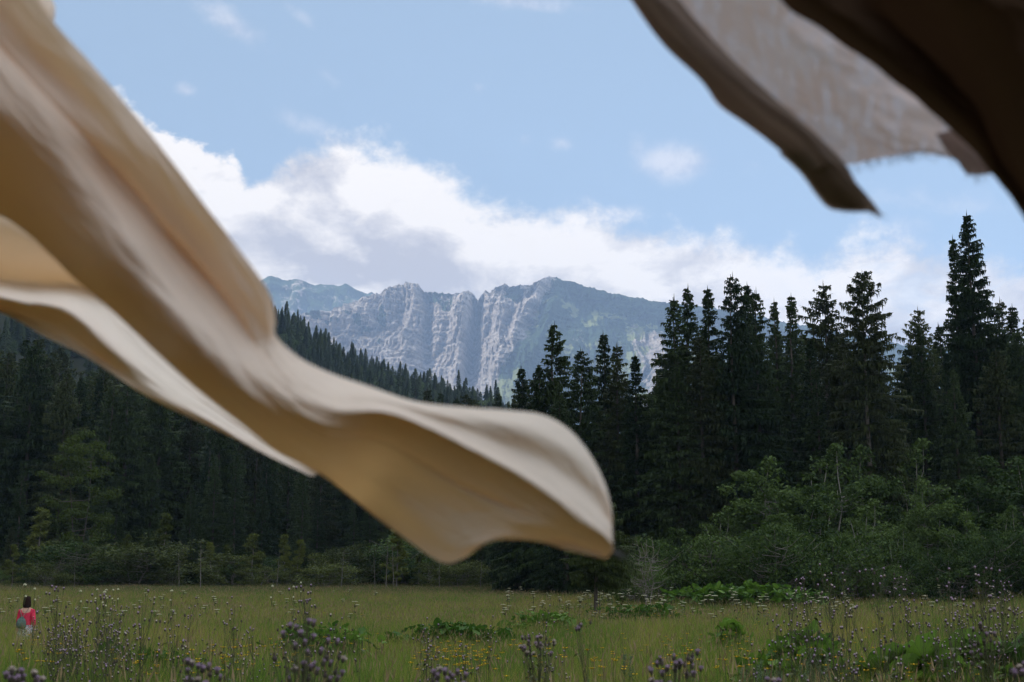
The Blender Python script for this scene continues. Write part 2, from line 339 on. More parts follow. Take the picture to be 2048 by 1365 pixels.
# ------------------------------------------------------------------ trees
def spruce_geo(seed, H=24, Rr=3.2, z0=2.0, dens=1.0, gap=.1, power=.8, droop=.55, tf=1.0):
    rg = np.random.default_rng(seed); tr = Geo(); cr = Geo()
    zz = np.linspace(-.6, H, 14); lean = np.cumsum(rg.normal(0, .03, (14, 2)), 0)
    r0 = H * .011 * tf
    tr.tube(np.c_[lean[:, 0], lean[:, 1], zz], np.maximum(.015, r0 * (1 - zz / H * .97)), 8)
    for k in range(26):                                                       # bare twigs low on the trunk
        z = rg.uniform(.8, max(3, z0 + H * .25)); a = rg.uniform(0, 6.28); L = rg.uniform(.5, Rr * .6)
        p = np.array([0, 0, z]); q = p + [math.cos(a) * L, math.sin(a) * L, rg.uniform(-.5, .1) * L]
        tr.tube([p, (p + q) / 2 + [0, 0, .05], q], [.025, .018, .006], 3)
    z = z0; P = []
    lop = rg.uniform(0, 6.28)
    while z < H - .15:
        f = (z - z0) / (H - z0); Lm = Rr * (1 - f) ** power * min(1, .6 + 2.5 * f) + .12
        for b in range(rg.integers(5, 9)):
            if rg.random() < gap: continue
            a = rg.uniform(0, 6.28); L = Lm * (rg.uniform(.55, 1.12) if rg.random() > .05 else rg.uniform(1.1, 1.35)) * (1 + .16 * math.cos(a - lop))
            up = -.05 + .75 * f ** 1.5 + rg.uniform(-.1, .1); dr = droop * (1 - .6 * f)
            rad = np.array([math.cos(a), math.sin(a), 0]); sd_ = np.array([-math.sin(a), math.cos(a), 0])
            n = max(4, int(L * 9 * dens)); s_ = np.sort(rg.uniform(.06, 1, n)) ** .85
            zc = L * (up * s_ - dr * s_ ** 2 + .28 * dr * s_ ** 4)
            c = rad * (s_ * L)[:, None] + np.array([0, 0, 1]) * (z + zc)[:, None]
            for sg in (-1, 1):
                tl = (.18 + .42 * np.sin(np.pi * np.clip(s_, .1, .92)) * min(1.3, L / 1.8)) * rg.uniform(.6, 1.25, n)
                dv = unit(rad * rg.uniform(.25, .9, n)[:, None] + sd_ * sg * rg.uniform(.5, 1, n)[:, None] + np.array([0, 0, 1]) * rg.uniform(-.75, .05, n)[:, None])
                tip = c + dv * tl[:, None]; wv = rad * (.05 + .05 * rg.random(n))[:, None] + np.array([0, 0, .03])
                P.append(np.stack([c - wv, c + wv, tip], 1))
                hg = c + dv * (tl * rg.uniform(.25, .8, n))[:, None]                   # hanging twigs
                ww = unit(rg.normal(0, 1, (n, 3)) * [1, 1, .2]) * .055
                P.append(np.stack([hg - ww, hg + ww, hg + np.c_[rg.normal(0, .05, n), rg.normal(0, .05, n), -(.12 + .38 * rg.random(n)) * (.5 + .7 * min(1, L / 2))]], 1))
            m_ = max(3, int(L * 3)); ss_ = np.linspace(0.1, 1, m_ + 1); zc = L * (up * ss_ - dr * ss_ ** 2 + .28 * dr * ss_ ** 4)
            c = rad * (ss_ * L)[:, None] + np.array([0, 0, 1]) * (z + zc)[:, None]
            P.append(np.stack([c[:-1] - sd_ * .05, c[:-1] + sd_ * .05, c[1:] + rad * .12], 1))
        z += rg.uniform(.26, .50) * (1.15 - .55 * f)
    P.append(np.array([[[-.05, 0, H - .5], [.05, 0, H - .5], [0, 0, H + .35]], [[0, -.05, H - .5], [0, .05, H - .5], [0, 0, H + .35]]]))
    cr.tris(np.concatenate(P)); return tr, cr
def leaf_cloud(g, rg, ctr, rad, n, size, mi=0, flat=.5, up=.5):
    """n small leaf quads scattered through an ellipsoid, denser near its shell"""
    dr = unit(rg.normal(0, 1, (n, 3))); rr = rg.random(n) ** .45
    p = np.asarray(ctr) + dr * rr[:, None] * np.asarray(rad) * (1 + .35 * (rg.random((n, 1)) - .5))
    nm = unit(rg.normal(0, 1, (n, 3)) * [1, 1, flat] + np.array([0, 0, up]) + dr * .5)
    a = unit(np.cross(nm, rg.normal(0, 1, (n, 3)))); b = np.cross(nm, a); s_ = size * rg.uniform(.6, 1.3, (n, 1))
    g.quads(np.stack([p - a * s_, p - b * s_ * .55, p + a * s_, p + b * s_ * .55], 1), mi)
def broadleaf_geo(seed, H=9, W=3.0, stems=3, base=.25, ncl=46, per=150, size=.085, csz=.75, flat=.6, droop=0):
    rg = np.random.default_rng(seed); tr = Geo(); cr = Geo(); tips = []
    for s_ in range(stems):
        a = rg.uniform(0, 6.28); off = rg.uniform(.1, .5) * (stems > 1); h = H * rg.uniform(.72, .95); spread = rg.uniform(.1, .45) * W * (stems > 1)
        n = 7; u = np.linspace(0, 1, n)
        pts = np.c_[math.cos(a) * (off + spread * u ** 1.3) + rg.normal(0, .08, n) * u * 2, math.sin(a) * (off + spread * u ** 1.3) + rg.normal(0, .08, n) * u * 2, -.4 + (h + .4) * u]
        tr.tube(pts, .0045 * H * (1 - .9 * u) + .010, 6)
        for k in range(9):
            i = rg.uniform(base + .08, .95); j = i * (n - 1); p = pts[int(j)] + (pts[min(n - 1, int(j) + 1)] - pts[int(j)]) * (j % 1)
            b = rg.uniform(0, 6.28); L = W * rg.uniform(.5, 1.0) * math.sqrt(max(.1, 1 - ((i - .5) / .62) ** 2))
            q = p + np.array([math.cos(b) * L, math.sin(b) * L, L * rg.uniform(.1, .6)]); mid = (p + q) / 2 + [0, 0, -.12 * L]
            tr.tube([p, mid, q], [.0028 * H + .008, .0018 * H + .006, .006], 4); tips += [q, mid + (q - mid) * .5]
        tips += [pts[-1], pts[-1] + rg.normal(0, .3, 3), pts[-2] + rg.normal(0, .3, 3)]
    tips = np.array(tips); k = rg.permutation(len(tips))[:ncl]; cen = list(tips[k])
    while len(cen) < ncl:
        d_ = unit(rg.normal(0, 1, 3)); cen.append(np.array([d_[0] * W * .8, d_[1] * W * .8, H * (base + (1 - base) * .5) + d_[2] * H * (1 - base) * .45]))
    for c in cen:
        r_ = csz * rg.uniform(.6, 1.25)
        leaf_cloud(cr, rg, c + [0, 0, -droop * r_], (r_, r_, r_ * flat), int(per * rg.uniform(.6, 1.2)), size)
    return tr, cr
def bogpine_geo(seed, H=6, W=1.3, base=.3):
    rg = np.random.default_rng(seed); tr = Geo(); cr = Geo(); n = 7; u = np.linspace(0, 1, n); ln = rg.uniform(-.35, .35, 2)
    pts = np.c_[ln[0] * u * 1.2 + rg.normal(0, .05, n), ln[1] * u + rg.normal(0, .05, n), -.3 + (H + .3) * u]
    tr.tube(pts, .05 * (1 - .8 * u) + .012, 6); P = []
    z = H * .12
    while z < H:
        j = min(n - 1.001, (z + .3) / (H + .3) * (n - 1)); p = pts[int(j)] + (pts[int(j) + 1] - pts[int(j)]) * (j % 1)
        f = z / H; a = rg.uniform(0, 6.28); L = W * (1 - f) ** .95 * rg.uniform(.35, 1.25) + .12
        q = p + np.array([math.cos(a) * L, math.sin(a) * L, rg.uniform(-.1, .45) * L]); tr.tube([p, (p + q) / 2, q], [.014, .010, .004], 3)
        if f > base or rg.random() < .25:
            for k in range(3):
                c = p + (q - p) * rg.uniform(.5, 1.1); m_ = 30
                dv = unit(rg.normal(0, 1, (m_, 3)) + np.array([0, 0, .3])); ww = unit(np.cross(dv, rg.normal(0, 1, (m_, 3)))) * .050
                o_ = c + rg.normal(0, .10, (m_, 3)) * [1, 1, .5]; P.append(np.stack([o_ - ww, o_ + ww, o_ + dv * rg.uniform(.16, .34, (m_, 1))], 1))
        z += rg.uniform(.08, .2)
    cr.tris(np.concatenate(P)); return tr, cr
def proto(name, geo, tm, cm, H):
    return dict(t=geo[0].mesh(name + '_trunk', [tm], True), c=geo[1].mesh(name + '_crown', [cm]), H=H, name=name)
SPR = [proto('spruce', spruce_geo(11 + i, 24, r_, z_, 1.0, g_, p_, d_), M_bark, (M_spruce, M_spruce2)[i % 2 if i > 2 else 0], 24)
       for i, (r_, z_, g_, p_, d_) in enumerate([(3.8, 1.5, .05, .95, .55), (3.2, 1.0, .08, .85, .7), (4.2, 3.0, .12, .78, .40), (3.4, 2.0, .15, .85, .8), (2.7, .8, .06, .95, .5), (3.6, 3.0, .22, .68, .45)])]
GIANT = proto('spruce', spruce_geo(71, 30, 4.4, 2, 1.35, .08, .85, .5), M_bark, M_spruce, 30)
SPARSE = proto('spruce', spruce_geo(72, 26, 3.3, 7.0, 1.0, .18, .45, .4), M_dead, M_spruce2, 26)
ALD = [proto('alder', broadleaf_geo(101 + i, 9, 1.75, s_, .16, 66, 115, .10, .58, .85), M_pale, M_alder, 9) for i, s_ in enumerate((3, 4, 2))]
BUSH = [proto('bush', broadleaf_geo(131 + i, 3.2, 1.9, 5, .05, 44, 120, .07, .55, .7), M_dead, m_, 3.2) for i, m_ in enumerate((M_alder, M_scrub, M_scrub))]
BEECH = proto('birch', broadleaf_geo(153, 17, 4.0, 2, .22, 70, 120, .16, 1.15, .5, .5), M_bark, M_beech, 17)
PINE = [proto('bog_pine', bogpine_geo(161 + i, 6, w_, b_), M_dead, M_olive, 6) for i, (w_, b_) in enumerate(((1.2, .14), (1.6, .08), (.8, .30)))]
def snag_geo(seed):
    rg = np.random.default_rng(seed); g = Geo(); u = np.linspace(0, 1, 6); p = np.c_[.3 * u * rg.normal(), .2 * u * rg.normal(), -.3 + 4.8 * u]
    g.tube(p, .042 * (1 - u) + .010, 5)
    for k in range(9):
        z = rg.uniform(1, 4.3); a = rg.uniform(0, 6.28); L = rg.uniform(.2, .6); q = p[min(4, int(z))]; g.tube([[q[0], q[1], z], [q[0] + math.cos(a) * L, q[1] + math.sin(a) * L, z + L * .4]], [.014, .004], 3)
    return g
SNAG = [snag_geo(181 + i).mesh('dead_tree', [M_dead], True) for i in range(3)]

rnd = random.Random(5); n_spruce = 0
def tree(pr, x, y, h, label, cat, group, wid=1.0, crown_label=None):
    s = h / pr['H']; z = Ts(x, y); e = empty(pr['name'], (x, y, z - .05), rnd.uniform(0, 6.28), (s * wid, s * wid, s))
    tag(e, label, cat, group); mobj('trunk', pr['t'], e); mobj('crown', pr['c'], e); return e
def tree_px(pr, px, py, y, label, cat, group=None, wid=1.0):
    p = at(px, py, y); return tree(pr, p[0], y, p[2] - Ts(p[0], y), label, cat, group, wid)
GR = 'spruces of the forest edge on the right'
right = [
 (1109, 647, 100, 0, 1.25, 'ragged dark spruce, tallest of those just above the right end of the cloth'),
 (1042, 732, 104, 1, 1.0, 'small pointed spruce alone at the left end of the right forest'),
 (1161, 698, 98, 2, 1.0, 'blunt dark spruce right beside the tallest one above the white cloth end'),
 (1206, 665, 103, 0, 1.1, 'pointed dark spruce in front of the green mountain slope'),
 (1234, 687, 99, 3, 1.0, 'spruce with a narrow top close behind the pointed one before the green slope'),
 (1270, 710, 97, 4, 1.2, 'low spruce last before the gap where the pale rocks show'),
 (1348, 593, 96, 1, 1.1, 'spruce at the left corner of the tall forest block beside the mountain'),
 (1376, 573, 98, 0, 1.0, 'tall spruce second from the mountain edge of the forest block'),
 (1415, 576, 101, 4, 1.1, 'slim spruce with an even pointed top against the pale cloud'),
 (1465, 549, 95, 2, .85, 'tallest spruce of the left half of the right forest with bare mid trunk'),
 (1494, 569, 100, 4, 1.0, 'narrow spruce top just right of the tallest one in the left half'),
 (1512, 579, 97, 1, .95, 'pointed spruce behind the narrow top right of the tall one'),
 (1548, 601, 104, 4, .9, 'thin spruce tip lower than its neighbours before the white cloud'),
 (1582, 591, 103, 4, 1.0, 'slender spruce with short regular branches before the white cloud'),
 (1646, 566, 106, 5, 1.0, 'airy spruce with sky showing through its branches'),
 (1835, 616, 108, 5, .9, 'open crowned spruce left of the giant spruce'),
 (1999, 598, 102, 3, .9, 'spruce just right of the giant spruce'),
 (2024, 612, 99, 4, 1.1, 'spruce near the right picture edge with a pointed top'),
]
for px, py, y, k, wd, lb in right:
    pr = SPR[k]; tree_px(pr, px, py, y, lb, 'spruce tree', GR, wd * 1.32); n_spruce += 1
tree_px(GIANT, 1933, 425, 98, 'giant dark spruce towering over the forest near the right edge', 'spruce tree', GR, 1.15)
tree_px(SPR[4], 1905, 476, 101, 'spruce tip leaning close to the left side of the giant spruce', 'spruce tree', GR, 1.1)
tree_px(SPARSE, 1724, 545, 90, 'tall thin crowned spruce with a long pale bare trunk', 'spruce tree', GR, 1.15)
rr = random.Random(9)
lim = [(1000, 790), (1080, 720), (1180, 735), (1270, 745), (1290, 760), (1330, 640), (1500, 640), (1600, 655), (1700, 650), (1800, 690), (1860, 600), (1980, 640), (2100, 600), (2300, 600)]
for i in range(86):
    px = 1030 + (i + rr.random()) * 13.6; y = rr.uniform(92, 132)
    if 1272 < px < 1312: y += 8
    top = np.interp(px, [a for a, b in lim], [b for a, b in lim]) + rr.uniform(0, 130)
    if 1278 < px < 1318: top = max(top, 790)
    tree_px(SPR[rr.randrange(6)], px, top, y, 'dark spruce standing inside the shaded forest on the right', 'spruce tree', 'spruces inside the right forest', rr.uniform(1.2, 1.6)); n_spruce += 1
# left forest wall behind the bog and rows up the slope
for i in range(118):
    row = i % 3; px = -160 + (i + rr.random()) * 10.6; y = 158 + row * 22 + rr.uniform(-8, 8)
    top = np.interp(px, [-200, 0, 130, 320, 420, 700, 1000, 1100], [640, 690, 700, 760, 800, 815, 800, 860]) + rr.uniform(-12, 90) - row * 12
    tree_px(SPR[rr.randrange(6)], px, top, y, 'dark spruce in the forest wall behind the bog on the left', 'spruce tree', 'spruces of the forest wall on the left', rr.uniform(1.15, 1.6)); n_spruce += 1
for i in range(26):
    px = -100 + (i + rr.random()) * 45; y = rr.uniform(142, 152); top = rr.uniform(900, 1010)
    tree_px(SPR[rr.choice((0, 1, 4))], px, top, y, 'young full spruce at the foot of the left forest wall', 'spruce tree', 'young spruces at the foot of the left forest', 1.3); n_spruce += 1
# hillside: the nearest as things, the rest one wooded mass
def poisson(n, x0, x1, y0, y1, rg, cond):
    out = []
    while len(out) < n:
        x = rg.uniform(x0, x1); y = rg.uniform(y0, y1)
        if cond(x, y): out.append((x, y))
    return out
hr = random.Random(21)
hill = poisson(4600, -640, 90, 225, 1350, hr, lambda x, y: -.43 * y < x < .035 * y + 0 and hr.random() < .2 + y / 1300 and vnoise(np.array([x / 26]), np.array([y / 26]), 9)[0] > .16 * hr.random() + .06 and (y < 950 or x < -300))
hill.sort(key=lambda p: p[1]); near = hill[:60]; rest = hill[60:]
for x, y in near:
    tree(SPR[hr.randrange(6)], x, y, hr.uniform(17, 25), 'spruce on the lower wooded slope behind the left forest wall', 'spruce tree', 'spruces on the lower slope of the left hill', hr.uniform(.9, 1.2)); n_spruce += 1

def scatter(name, pts, rots, scls, idx, meshes, kind='stuff', label=None, cat=None):
    coll = bpy.data.collections.new(name + '_source')
    for k, m_ in enumerate(meshes):
        o = bpy.data.objects.new('%s_source_%02d' % (name, k), m_); coll.objects.link(o)
    me = bpy.data.meshes.new(name); me.vertices.add(len(pts)); me.vertices.foreach_set('co', np.asarray(pts, np.float32).ravel())
    for k, a, ty in (('rot', rots, 'FLOAT_VECTOR'), ('scl', scls, 'FLOAT_VECTOR'), ('idx', idx, 'INT')):
        q = me.attributes.new(k, ty, 'POINT'); q.data.foreach_set('value' if ty == 'INT' else 'vector', np.asarray(a, np.int32 if ty == 'INT' else np.float32).ravel())
    me.update(); o = mobj(name, me)
    ng = bpy.data.node_groups.new(name + '_scatter', 'GeometryNodeTree')
    ng.interface.new_socket('Geometry', in_out='INPUT', socket_type='NodeSocketGeometry'); ng.interface.new_socket('Geometry', in_out='OUTPUT', socket_type='NodeSocketGeometry')
    L = ng.links.new; gi = ng.nodes.new('NodeGroupInput'); go = ng.nodes.new('NodeGroupOutput'); ip = ng.nodes.new('GeometryNodeInstanceOnPoints')
    ci = ng.nodes.new('GeometryNodeCollectionInfo'); ci.inputs[0].default_value = coll; ci.inputs['Separate Children'].default_value = True; ci.inputs['Reset Children'].default_value = True
    ip.inputs['Pick Instance'].default_value = True
    def na(k, ty): q = ng.nodes.new('GeometryNodeInputNamedAttribute'); q.data_type = ty; q.inputs[0].default_value = k; return q.outputs[0]
    L(gi.outputs[0], ip.inputs['Points']); L(ci.outputs[0], ip.inputs['Instance']); L(na('idx', 'INT'), ip.inputs['Instance Index']); L(na('rot', 'FLOAT_VECTOR'), ip.inputs['Rotation']); L(na('scl', 'FLOAT_VECTOR'), ip.inputs['Scale'])
    L(ip.outputs[0], go.inputs[0]); md = o.modifiers.new('scatter', 'NODES'); md.node_group = ng
    return tag(o, label, cat, kind=kind)
def far_tree(seed, H=20, Rr=3.2):
    rg = np.random.default_rng(seed); g = Geo(); P = []; z = 1.0
    g.tube([[0, 0, -1], [0, 0, H]], [.25, .02], 4, 1)
    while z < H:
        f = z / H; n = 9; a = rg.uniform(0, 6.28, n); L = (Rr * (1 - f) ** .65 + .25) * rg.uniform(.5, 1.15, n)
        c = np.c_[a * 0, a * 0, a * 0 + z]; rd_ = np.c_[np.cos(a), np.sin(a), a * 0]; sd_ = np.c_[-np.sin(a), np.cos(a), a * 0]
        m1 = rd_ * (L * .55)[:, None] + c + [0, 0, .1]; tip = rd_ * L[:, None] + c - np.c_[a * 0, a * 0, L * .35]
        P.append(np.stack([c, m1 + sd_ * .32, tip], 1)); P.append(np.stack([c, tip, m1 - sd_ * .32 - [0, 0, .35]], 1)); P.append(np.stack([m1 + sd_ * .2, m1 - sd_ * .2, m1 + [0, 0, -.9]], 1)); z += rg.uniform(.35, .6)
    g.tris(np.concatenate(P)); return g.mesh('far_spruce', [M_far, M_bark])
FARM = [far_tree(301, 20, 3.4), far_tree(302, 22, 2.9), far_tree(303, 18, 3.9)]
gb = Geo(); rgb = np.random.default_rng(310)
for k in range(14): leaf_cloud(gb, rgb, rgb.normal(0, 1, 3) * [2, 2, 2.2] + [0, 0, 9], (1.9, 1.9, 1.6), 110, .38)
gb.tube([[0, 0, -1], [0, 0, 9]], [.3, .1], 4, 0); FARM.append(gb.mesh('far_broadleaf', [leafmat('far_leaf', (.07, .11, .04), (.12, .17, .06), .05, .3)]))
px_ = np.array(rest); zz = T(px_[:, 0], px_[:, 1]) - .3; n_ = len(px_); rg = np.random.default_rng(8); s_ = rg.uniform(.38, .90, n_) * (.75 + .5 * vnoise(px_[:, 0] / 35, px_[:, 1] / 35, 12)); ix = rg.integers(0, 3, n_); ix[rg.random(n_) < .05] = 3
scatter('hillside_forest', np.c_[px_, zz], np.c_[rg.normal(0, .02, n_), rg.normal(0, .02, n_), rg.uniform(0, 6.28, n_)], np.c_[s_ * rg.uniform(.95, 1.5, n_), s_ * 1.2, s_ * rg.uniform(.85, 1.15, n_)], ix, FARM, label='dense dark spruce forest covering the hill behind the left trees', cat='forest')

# broadleaf trees and bushes
def pxl(y, px): return float(at(px, 1250, y)[0])
alders = [(1560, 895, 84), (1650, 872, 86), (1500, 930, 86), (1745, 870, 88), (1810, 858, 92), (1620, 960, 80), (1860, 940, 82), (1430, 1000, 84), (1960, 905, 84), (2050, 890, 82), (1720, 985, 80), (1350, 1050, 83), (1920, 1010, 79), (2010, 1000, 78), (1550, 1020, 78), (2110, 930, 86), (1790, 1040, 78)]
albl = ['pale green alder with the lightest crown among the bushes, first of the tall pair', 'tall pale green alder right of the lightest one', 'low alder at the left shoulder of the tall alder pair', 'alder growing round the foot of the pale bare trunk', 'tall alder between the pale bare trunk and the giant spruce', 'alder with several thin pale stems in front of the tall pair', 'alder with open branches below the spruce left of the giant', 'grey green alder over the bare lower edge left of the tall pair', 'alder below the giant spruce', 'alder at the right picture edge under the spruces', 'rounded alder right of the thin pale stems', 'low alder nearest the white cloth tip', 'low alder in front of the one below the giant spruce', 'low alder near the right edge behind the tall thistles', 'low dark alder between the grey green one and the pale stems', 'alder cut by the right picture edge', 'low alder in front of the pale bare trunk']
for i, (px, py, y) in enumerate(alders): tree_px(ALD[i % 3], px, py, y, albl[i], 'alder tree', 'alders in front of the right forest', rr.uniform(1.05, 1.4))
for i in range(22):
    px = 1250 + i * 40 + rr.uniform(-18, 18); y = rr.uniform(72, 79); py = rr.uniform(1045, 1130)
    tree_px(BUSH[0], px, py, y, 'low leafy bush at the dark foot of the right forest', 'bush', 'bushes at the foot of the right forest', rr.uniform(.8, 1.1))
tree_px(BEECH, 175, 838, 139, 'bright yellow green birch with drooping layered branches before dark spruces', 'birch tree', None, .9)
for i in range(46):
    px = -60 + i * 26 + rr.uniform(-22, 22); y = rr.uniform(121, 137); py = rr.choice((rr.uniform(1065, 1110), rr.uniform(1105, 1150), rr.uniform(1120, 1158)))
    tree_px(BUSH[rr.choice((0, 1, 2))], px, py, y, 'olive green bush in the low scrub along the far edge of the bog', 'bush', 'bushes along the far edge of the bog', rr.uniform(.9, 2.0))
for i in range(16):
    px = -30 + i * 70 + rr.uniform(-30, 30); tree_px(SPR[rr.choice((0, 1, 3))], px, rr.uniform(1050, 1120), rr.uniform(124, 138), 'small bushy spruce growing among the bog scrub', 'spruce tree', 'small spruces among the bog scrub', rr.uniform(1.2, 1.9)); n_spruce += 1
pines = [(85, 1020, 0, 'leaning bog pine with pale trunk below the yellow green birch'), (330, 1030, 0, 'tallest bog pine with sparse drooping branches'), (265, 1070, 2, 'thin bog pine left of the tallest one'), (425, 1085, 1, 'flat topped bog pine, left of a close pair'), (448, 1090, 2, 'narrow bog pine, right of a close pair'), (505, 1068, 1, 'broad bushy bog pine with a pointed top'), (572, 1072, 0, 'bog pine with two pale stems side by side'), (592, 1080, 2, 'slim bog pine at the right of two pale stems'), (660, 1118, 2, 'short bog pine with a pale stem in the middle of the bog'), (793, 1060, 0, 'thin bog pine below the hanging middle corner of the cloth'), (190, 1105, 1, 'small rounded bog pine standing forward in the bog'), (835, 1110, 1, 'low bog pine right below the middle corner of the cloth'), (30, 1090, 1, 'bog pine nearest the left picture edge')]
for px, py, k, lb in pines: tree_px(PINE[k], px, py, rr.uniform(120, 127), lb, 'pine tree', 'bog pines along the far meadow edge', rr.uniform(1.0, 1.35))
for i, (px, py) in enumerate([(153, 1118), (362, 1105), (405, 1082), (555, 1098), (683, 1100), (773, 1075), (752, 1108), (790, 1088), (880, 1105), (960, 1110)]):
    p = at(px, py, 119); z = Ts(p[0], 119); e = mobj('dead_tree', SNAG[i % 3]); e.location = (p[0], 119, z); s = (p[2] - z) / 4.5; e.scale = (s, s, s); e.rotation_euler[2] = i
    tag(e, 'bare pale dead stem standing among the bog pines', 'dead tree', 'dead stems among the bog pines')
# lone small tree on the meadow, its crown behind the cloth
g = spruce_geo(401, 13, 4.4, 4.6, 1.4, 0, .7, .22, 1.6)
LONE = proto('spruce', g, M_bark, leafmat('young_needles', (.026, .040, .013), (.060, .082, .024), .8, .25), 13)
tree_px(LONE, 1190, 985, 56, 'small lone spruce on the meadow below the cloth tip, dark bare lower trunk', 'spruce tree', None, 1.1)
g = Geo(); g.tube([[0, 0, -.2], [0, 0, 1.25]], [.03, .025], 6); e = mobj('stake', g.mesh('stake', [M_dead], True)); e.location = (pxl(56, 1200), 56, Ts(pxl(56, 1200), 56)); tag(e, 'thin wooden stake beside the trunk of the small lone spruce', 'stake')
bt = broadleaf_geo(411, 3.6, .8, 6, .3, 30, 26, .035, .35, .7); bp = proto('bush', bt, M_dead, leafmat('grey_leaf', (.09, .10, .05), (.14, .15, .08), 1, .3), 3.6)
tree_px(bp, 1295, 1065, 68, 'thin grey twiggy bush with few leaves just right of the cloth tip', 'bush', None, 1.0)

# ------------------------------------------------------------------ meadow grass
def grass_mat(name, ca, cb, cc):
    def b(n):
        g = n.n('ShaderNodeNewGeometry'); P = g.outputs['Position']; a = n.noise(n.mapping(P, (0, 0, 0), (.8, .45, 0)), .22, 4, .6)
        f = n.m('ADD', a, n.m('MULTIPLY_ADD', g.outputs['Random Per Island'], .66, -.33))
        f = n.m('ADD', f, n.m('MULTIPLY', n.m('SUBTRACT', n.noise(P, 1.1, 3, .6), .5), .5)); col = n.mix(n.ss(f, .30, .58), ca, cb); col = n.mix(n.ss(n.m('ADD', n.noise(P, .5, 3), n.m('MULTIPLY', g.outputs['Random Per Island'], .3)), .58, .80), col, cc)
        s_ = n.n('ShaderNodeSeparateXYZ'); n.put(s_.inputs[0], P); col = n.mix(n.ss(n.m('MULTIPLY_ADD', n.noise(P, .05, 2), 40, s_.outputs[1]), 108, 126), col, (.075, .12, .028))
        p = pbsdf(n, col, .7, .12); tr = n.n('ShaderNodeBsdfTranslucent'); n.put(tr.inputs[0], col); ms = n.n('ShaderNodeMixShader'); ms.inputs[0].default_value = .35
        n.t.links.new(p, ms.inputs[1]); n.t.links.new(tr.outputs[0], ms.inputs[2]); return ms.outputs[0]
    return mat(name, b)
M_grass = grass_mat('meadow_grass', (.145, .230, .030), (.37, .295, .080), (.070, .155, .022))
M_straw = plain('seed_heads', (.27, .21, .11), (.17, .12, .07), 2, .9, .05)
def grass_patch(seed, size, n, hmin, hmax, wd, seeds=.15):
    rg = np.random.default_rng(seed); g = Geo(); p = np.c_[rg.uniform(-size / 2, size / 2, (n, 2)), np.full(n, -.05)]
    tuft = fbm(p[:, 0] * 2 + 50, p[:, 1] * 2 + 50, seed, 2); h = (hmin + (hmax - hmin) * rg.random(n) ** 1.6) * (.65 + .7 * tuft)
    a = rg.uniform(0, 6.28, n); ln = h * rg.uniform(.05, .5, n); dx = np.c_[np.cos(a) * ln, np.sin(a) * ln, h]; tip = p + dx; mid = p + dx * [.28, .28, .55]
    b = rg.uniform(0, 3.14, n); wv = np.c_[np.cos(b), np.sin(b), b * 0] * wd; 
    v = np.stack([p - wv, p + wv, mid + wv * .8, mid - wv * .8, tip], 1).reshape(-1, 3); k = np.arange(n)[:, None] * 5
    g.add(v, np.concatenate([k, k + 1, k + 2, k + 3], 1)); nv = g.n - len(v); g.f3.append(np.concatenate([k + 3, k + 2, k + 4], 1) + nv); g.m3.append(np.zeros(n, int))
    m_ = int(n * seeds); i = rg.permutation(n)[:m_]; t_ = tip[i]; up = unit(dx[i]) * rg.uniform(.05, .11, (m_, 1)); ww = unit(wv[i]) * (wd * 1.5)
    g.quads(np.stack([t_ - up * .4, t_ + ww + up * .2, t_ + up, t_ - ww + up * .2], 1), 1)
    return g.mesh('grass_patch', [M_grass, M_straw])
PAT = [grass_patch(500 + i, 1.6, 1500, .25, .95, .0040, .09) for i in range(5)] + [grass_patch(520 + i, 3.4, 2400, .25, .85, .0085, .16) for i in range(4)]
pts = []; idx = []; rg = np.random.default_rng(4)
y = 3.0
while y < 130:
    near_ = y < 44; st = 1.15 if near_ else 2.3
    hw = .40 * y + 5
    for x in np.arange(-hw, hw, st):
        pts.append((x + rg.normal(0, .25), y + rg.normal(0, .25))); idx.append(rg.integers(0, 5) if near_ else rg.integers(5, 9))
    y += st
pts = np.array(pts); n_ = len(pts); hs = (.75 + .5 * fbm(pts[:, 0] / 6, pts[:, 1] / 6, 88, 3)) * (1 - .35 * sstep((pts[:, 1] - 95) / 25))
z = T(pts[:, 0], pts[:, 1])
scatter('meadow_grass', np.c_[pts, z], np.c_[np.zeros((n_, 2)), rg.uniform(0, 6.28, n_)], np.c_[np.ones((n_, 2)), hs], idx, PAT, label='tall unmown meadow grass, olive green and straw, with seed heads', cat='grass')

# ------------------------------------------------------------------ flowers and herbs
M_lilac = plain('thistle_lilac', (.44, .33, .46), (.32, .23, .34), 60, .9, .05)
M_bulb = plain('thistle_bulb', (.085, .060, .065), (.05, .05, .035), 90, .8, .1)
M_stem = plain('thistle_stem', (.085, .095, .045), (.05, .055, .03), 10, .8, .1)
M_fluff = plain('thistle_fluff', (.55, .47, .42), (.38, .32, .28), 60, .95, .02)
M_white = plain('white_umbel', (.66, .65, .48), (.50, .50, .32), 30, .9, .05)
M_yel = plain('yellow_petal', (.70, .48, .02), (.60, .36, .015), 30, .7, .1)
M_burr = leafmat('butterbur_leaf', (.05, .11, .022), (.15, .25, .055), 4, .35)
def sph(g, c, r, mi, k=8, sq=1.0, noise_=0, rg=None):
    th = np.linspace(0, np.pi, 6)[:, None]; ph = (np.arange(k) * 2 * np.pi / k)[None]; rr_ = 1 if rg is None else 1 + noise_ * (rg.random((6, k)) - .5)
    v = np.stack([np.sin(th) * np.cos(ph) * rr_, np.sin(th) * np.sin(ph) * rr_, np.cos(th) * sq * np.ones((1, k))], -1) * r + np.asarray(c)
    i, j = np.meshgrid(np.arange(5), np.arange(k), indexing='ij'); j2 = (j + 1) % k
    g.add(v.reshape(-1, 3), np.stack([i * k + j, (i + 1) * k + j, (i + 1) * k + j2, i * k + j2], -1).reshape(-1, 4), mi)
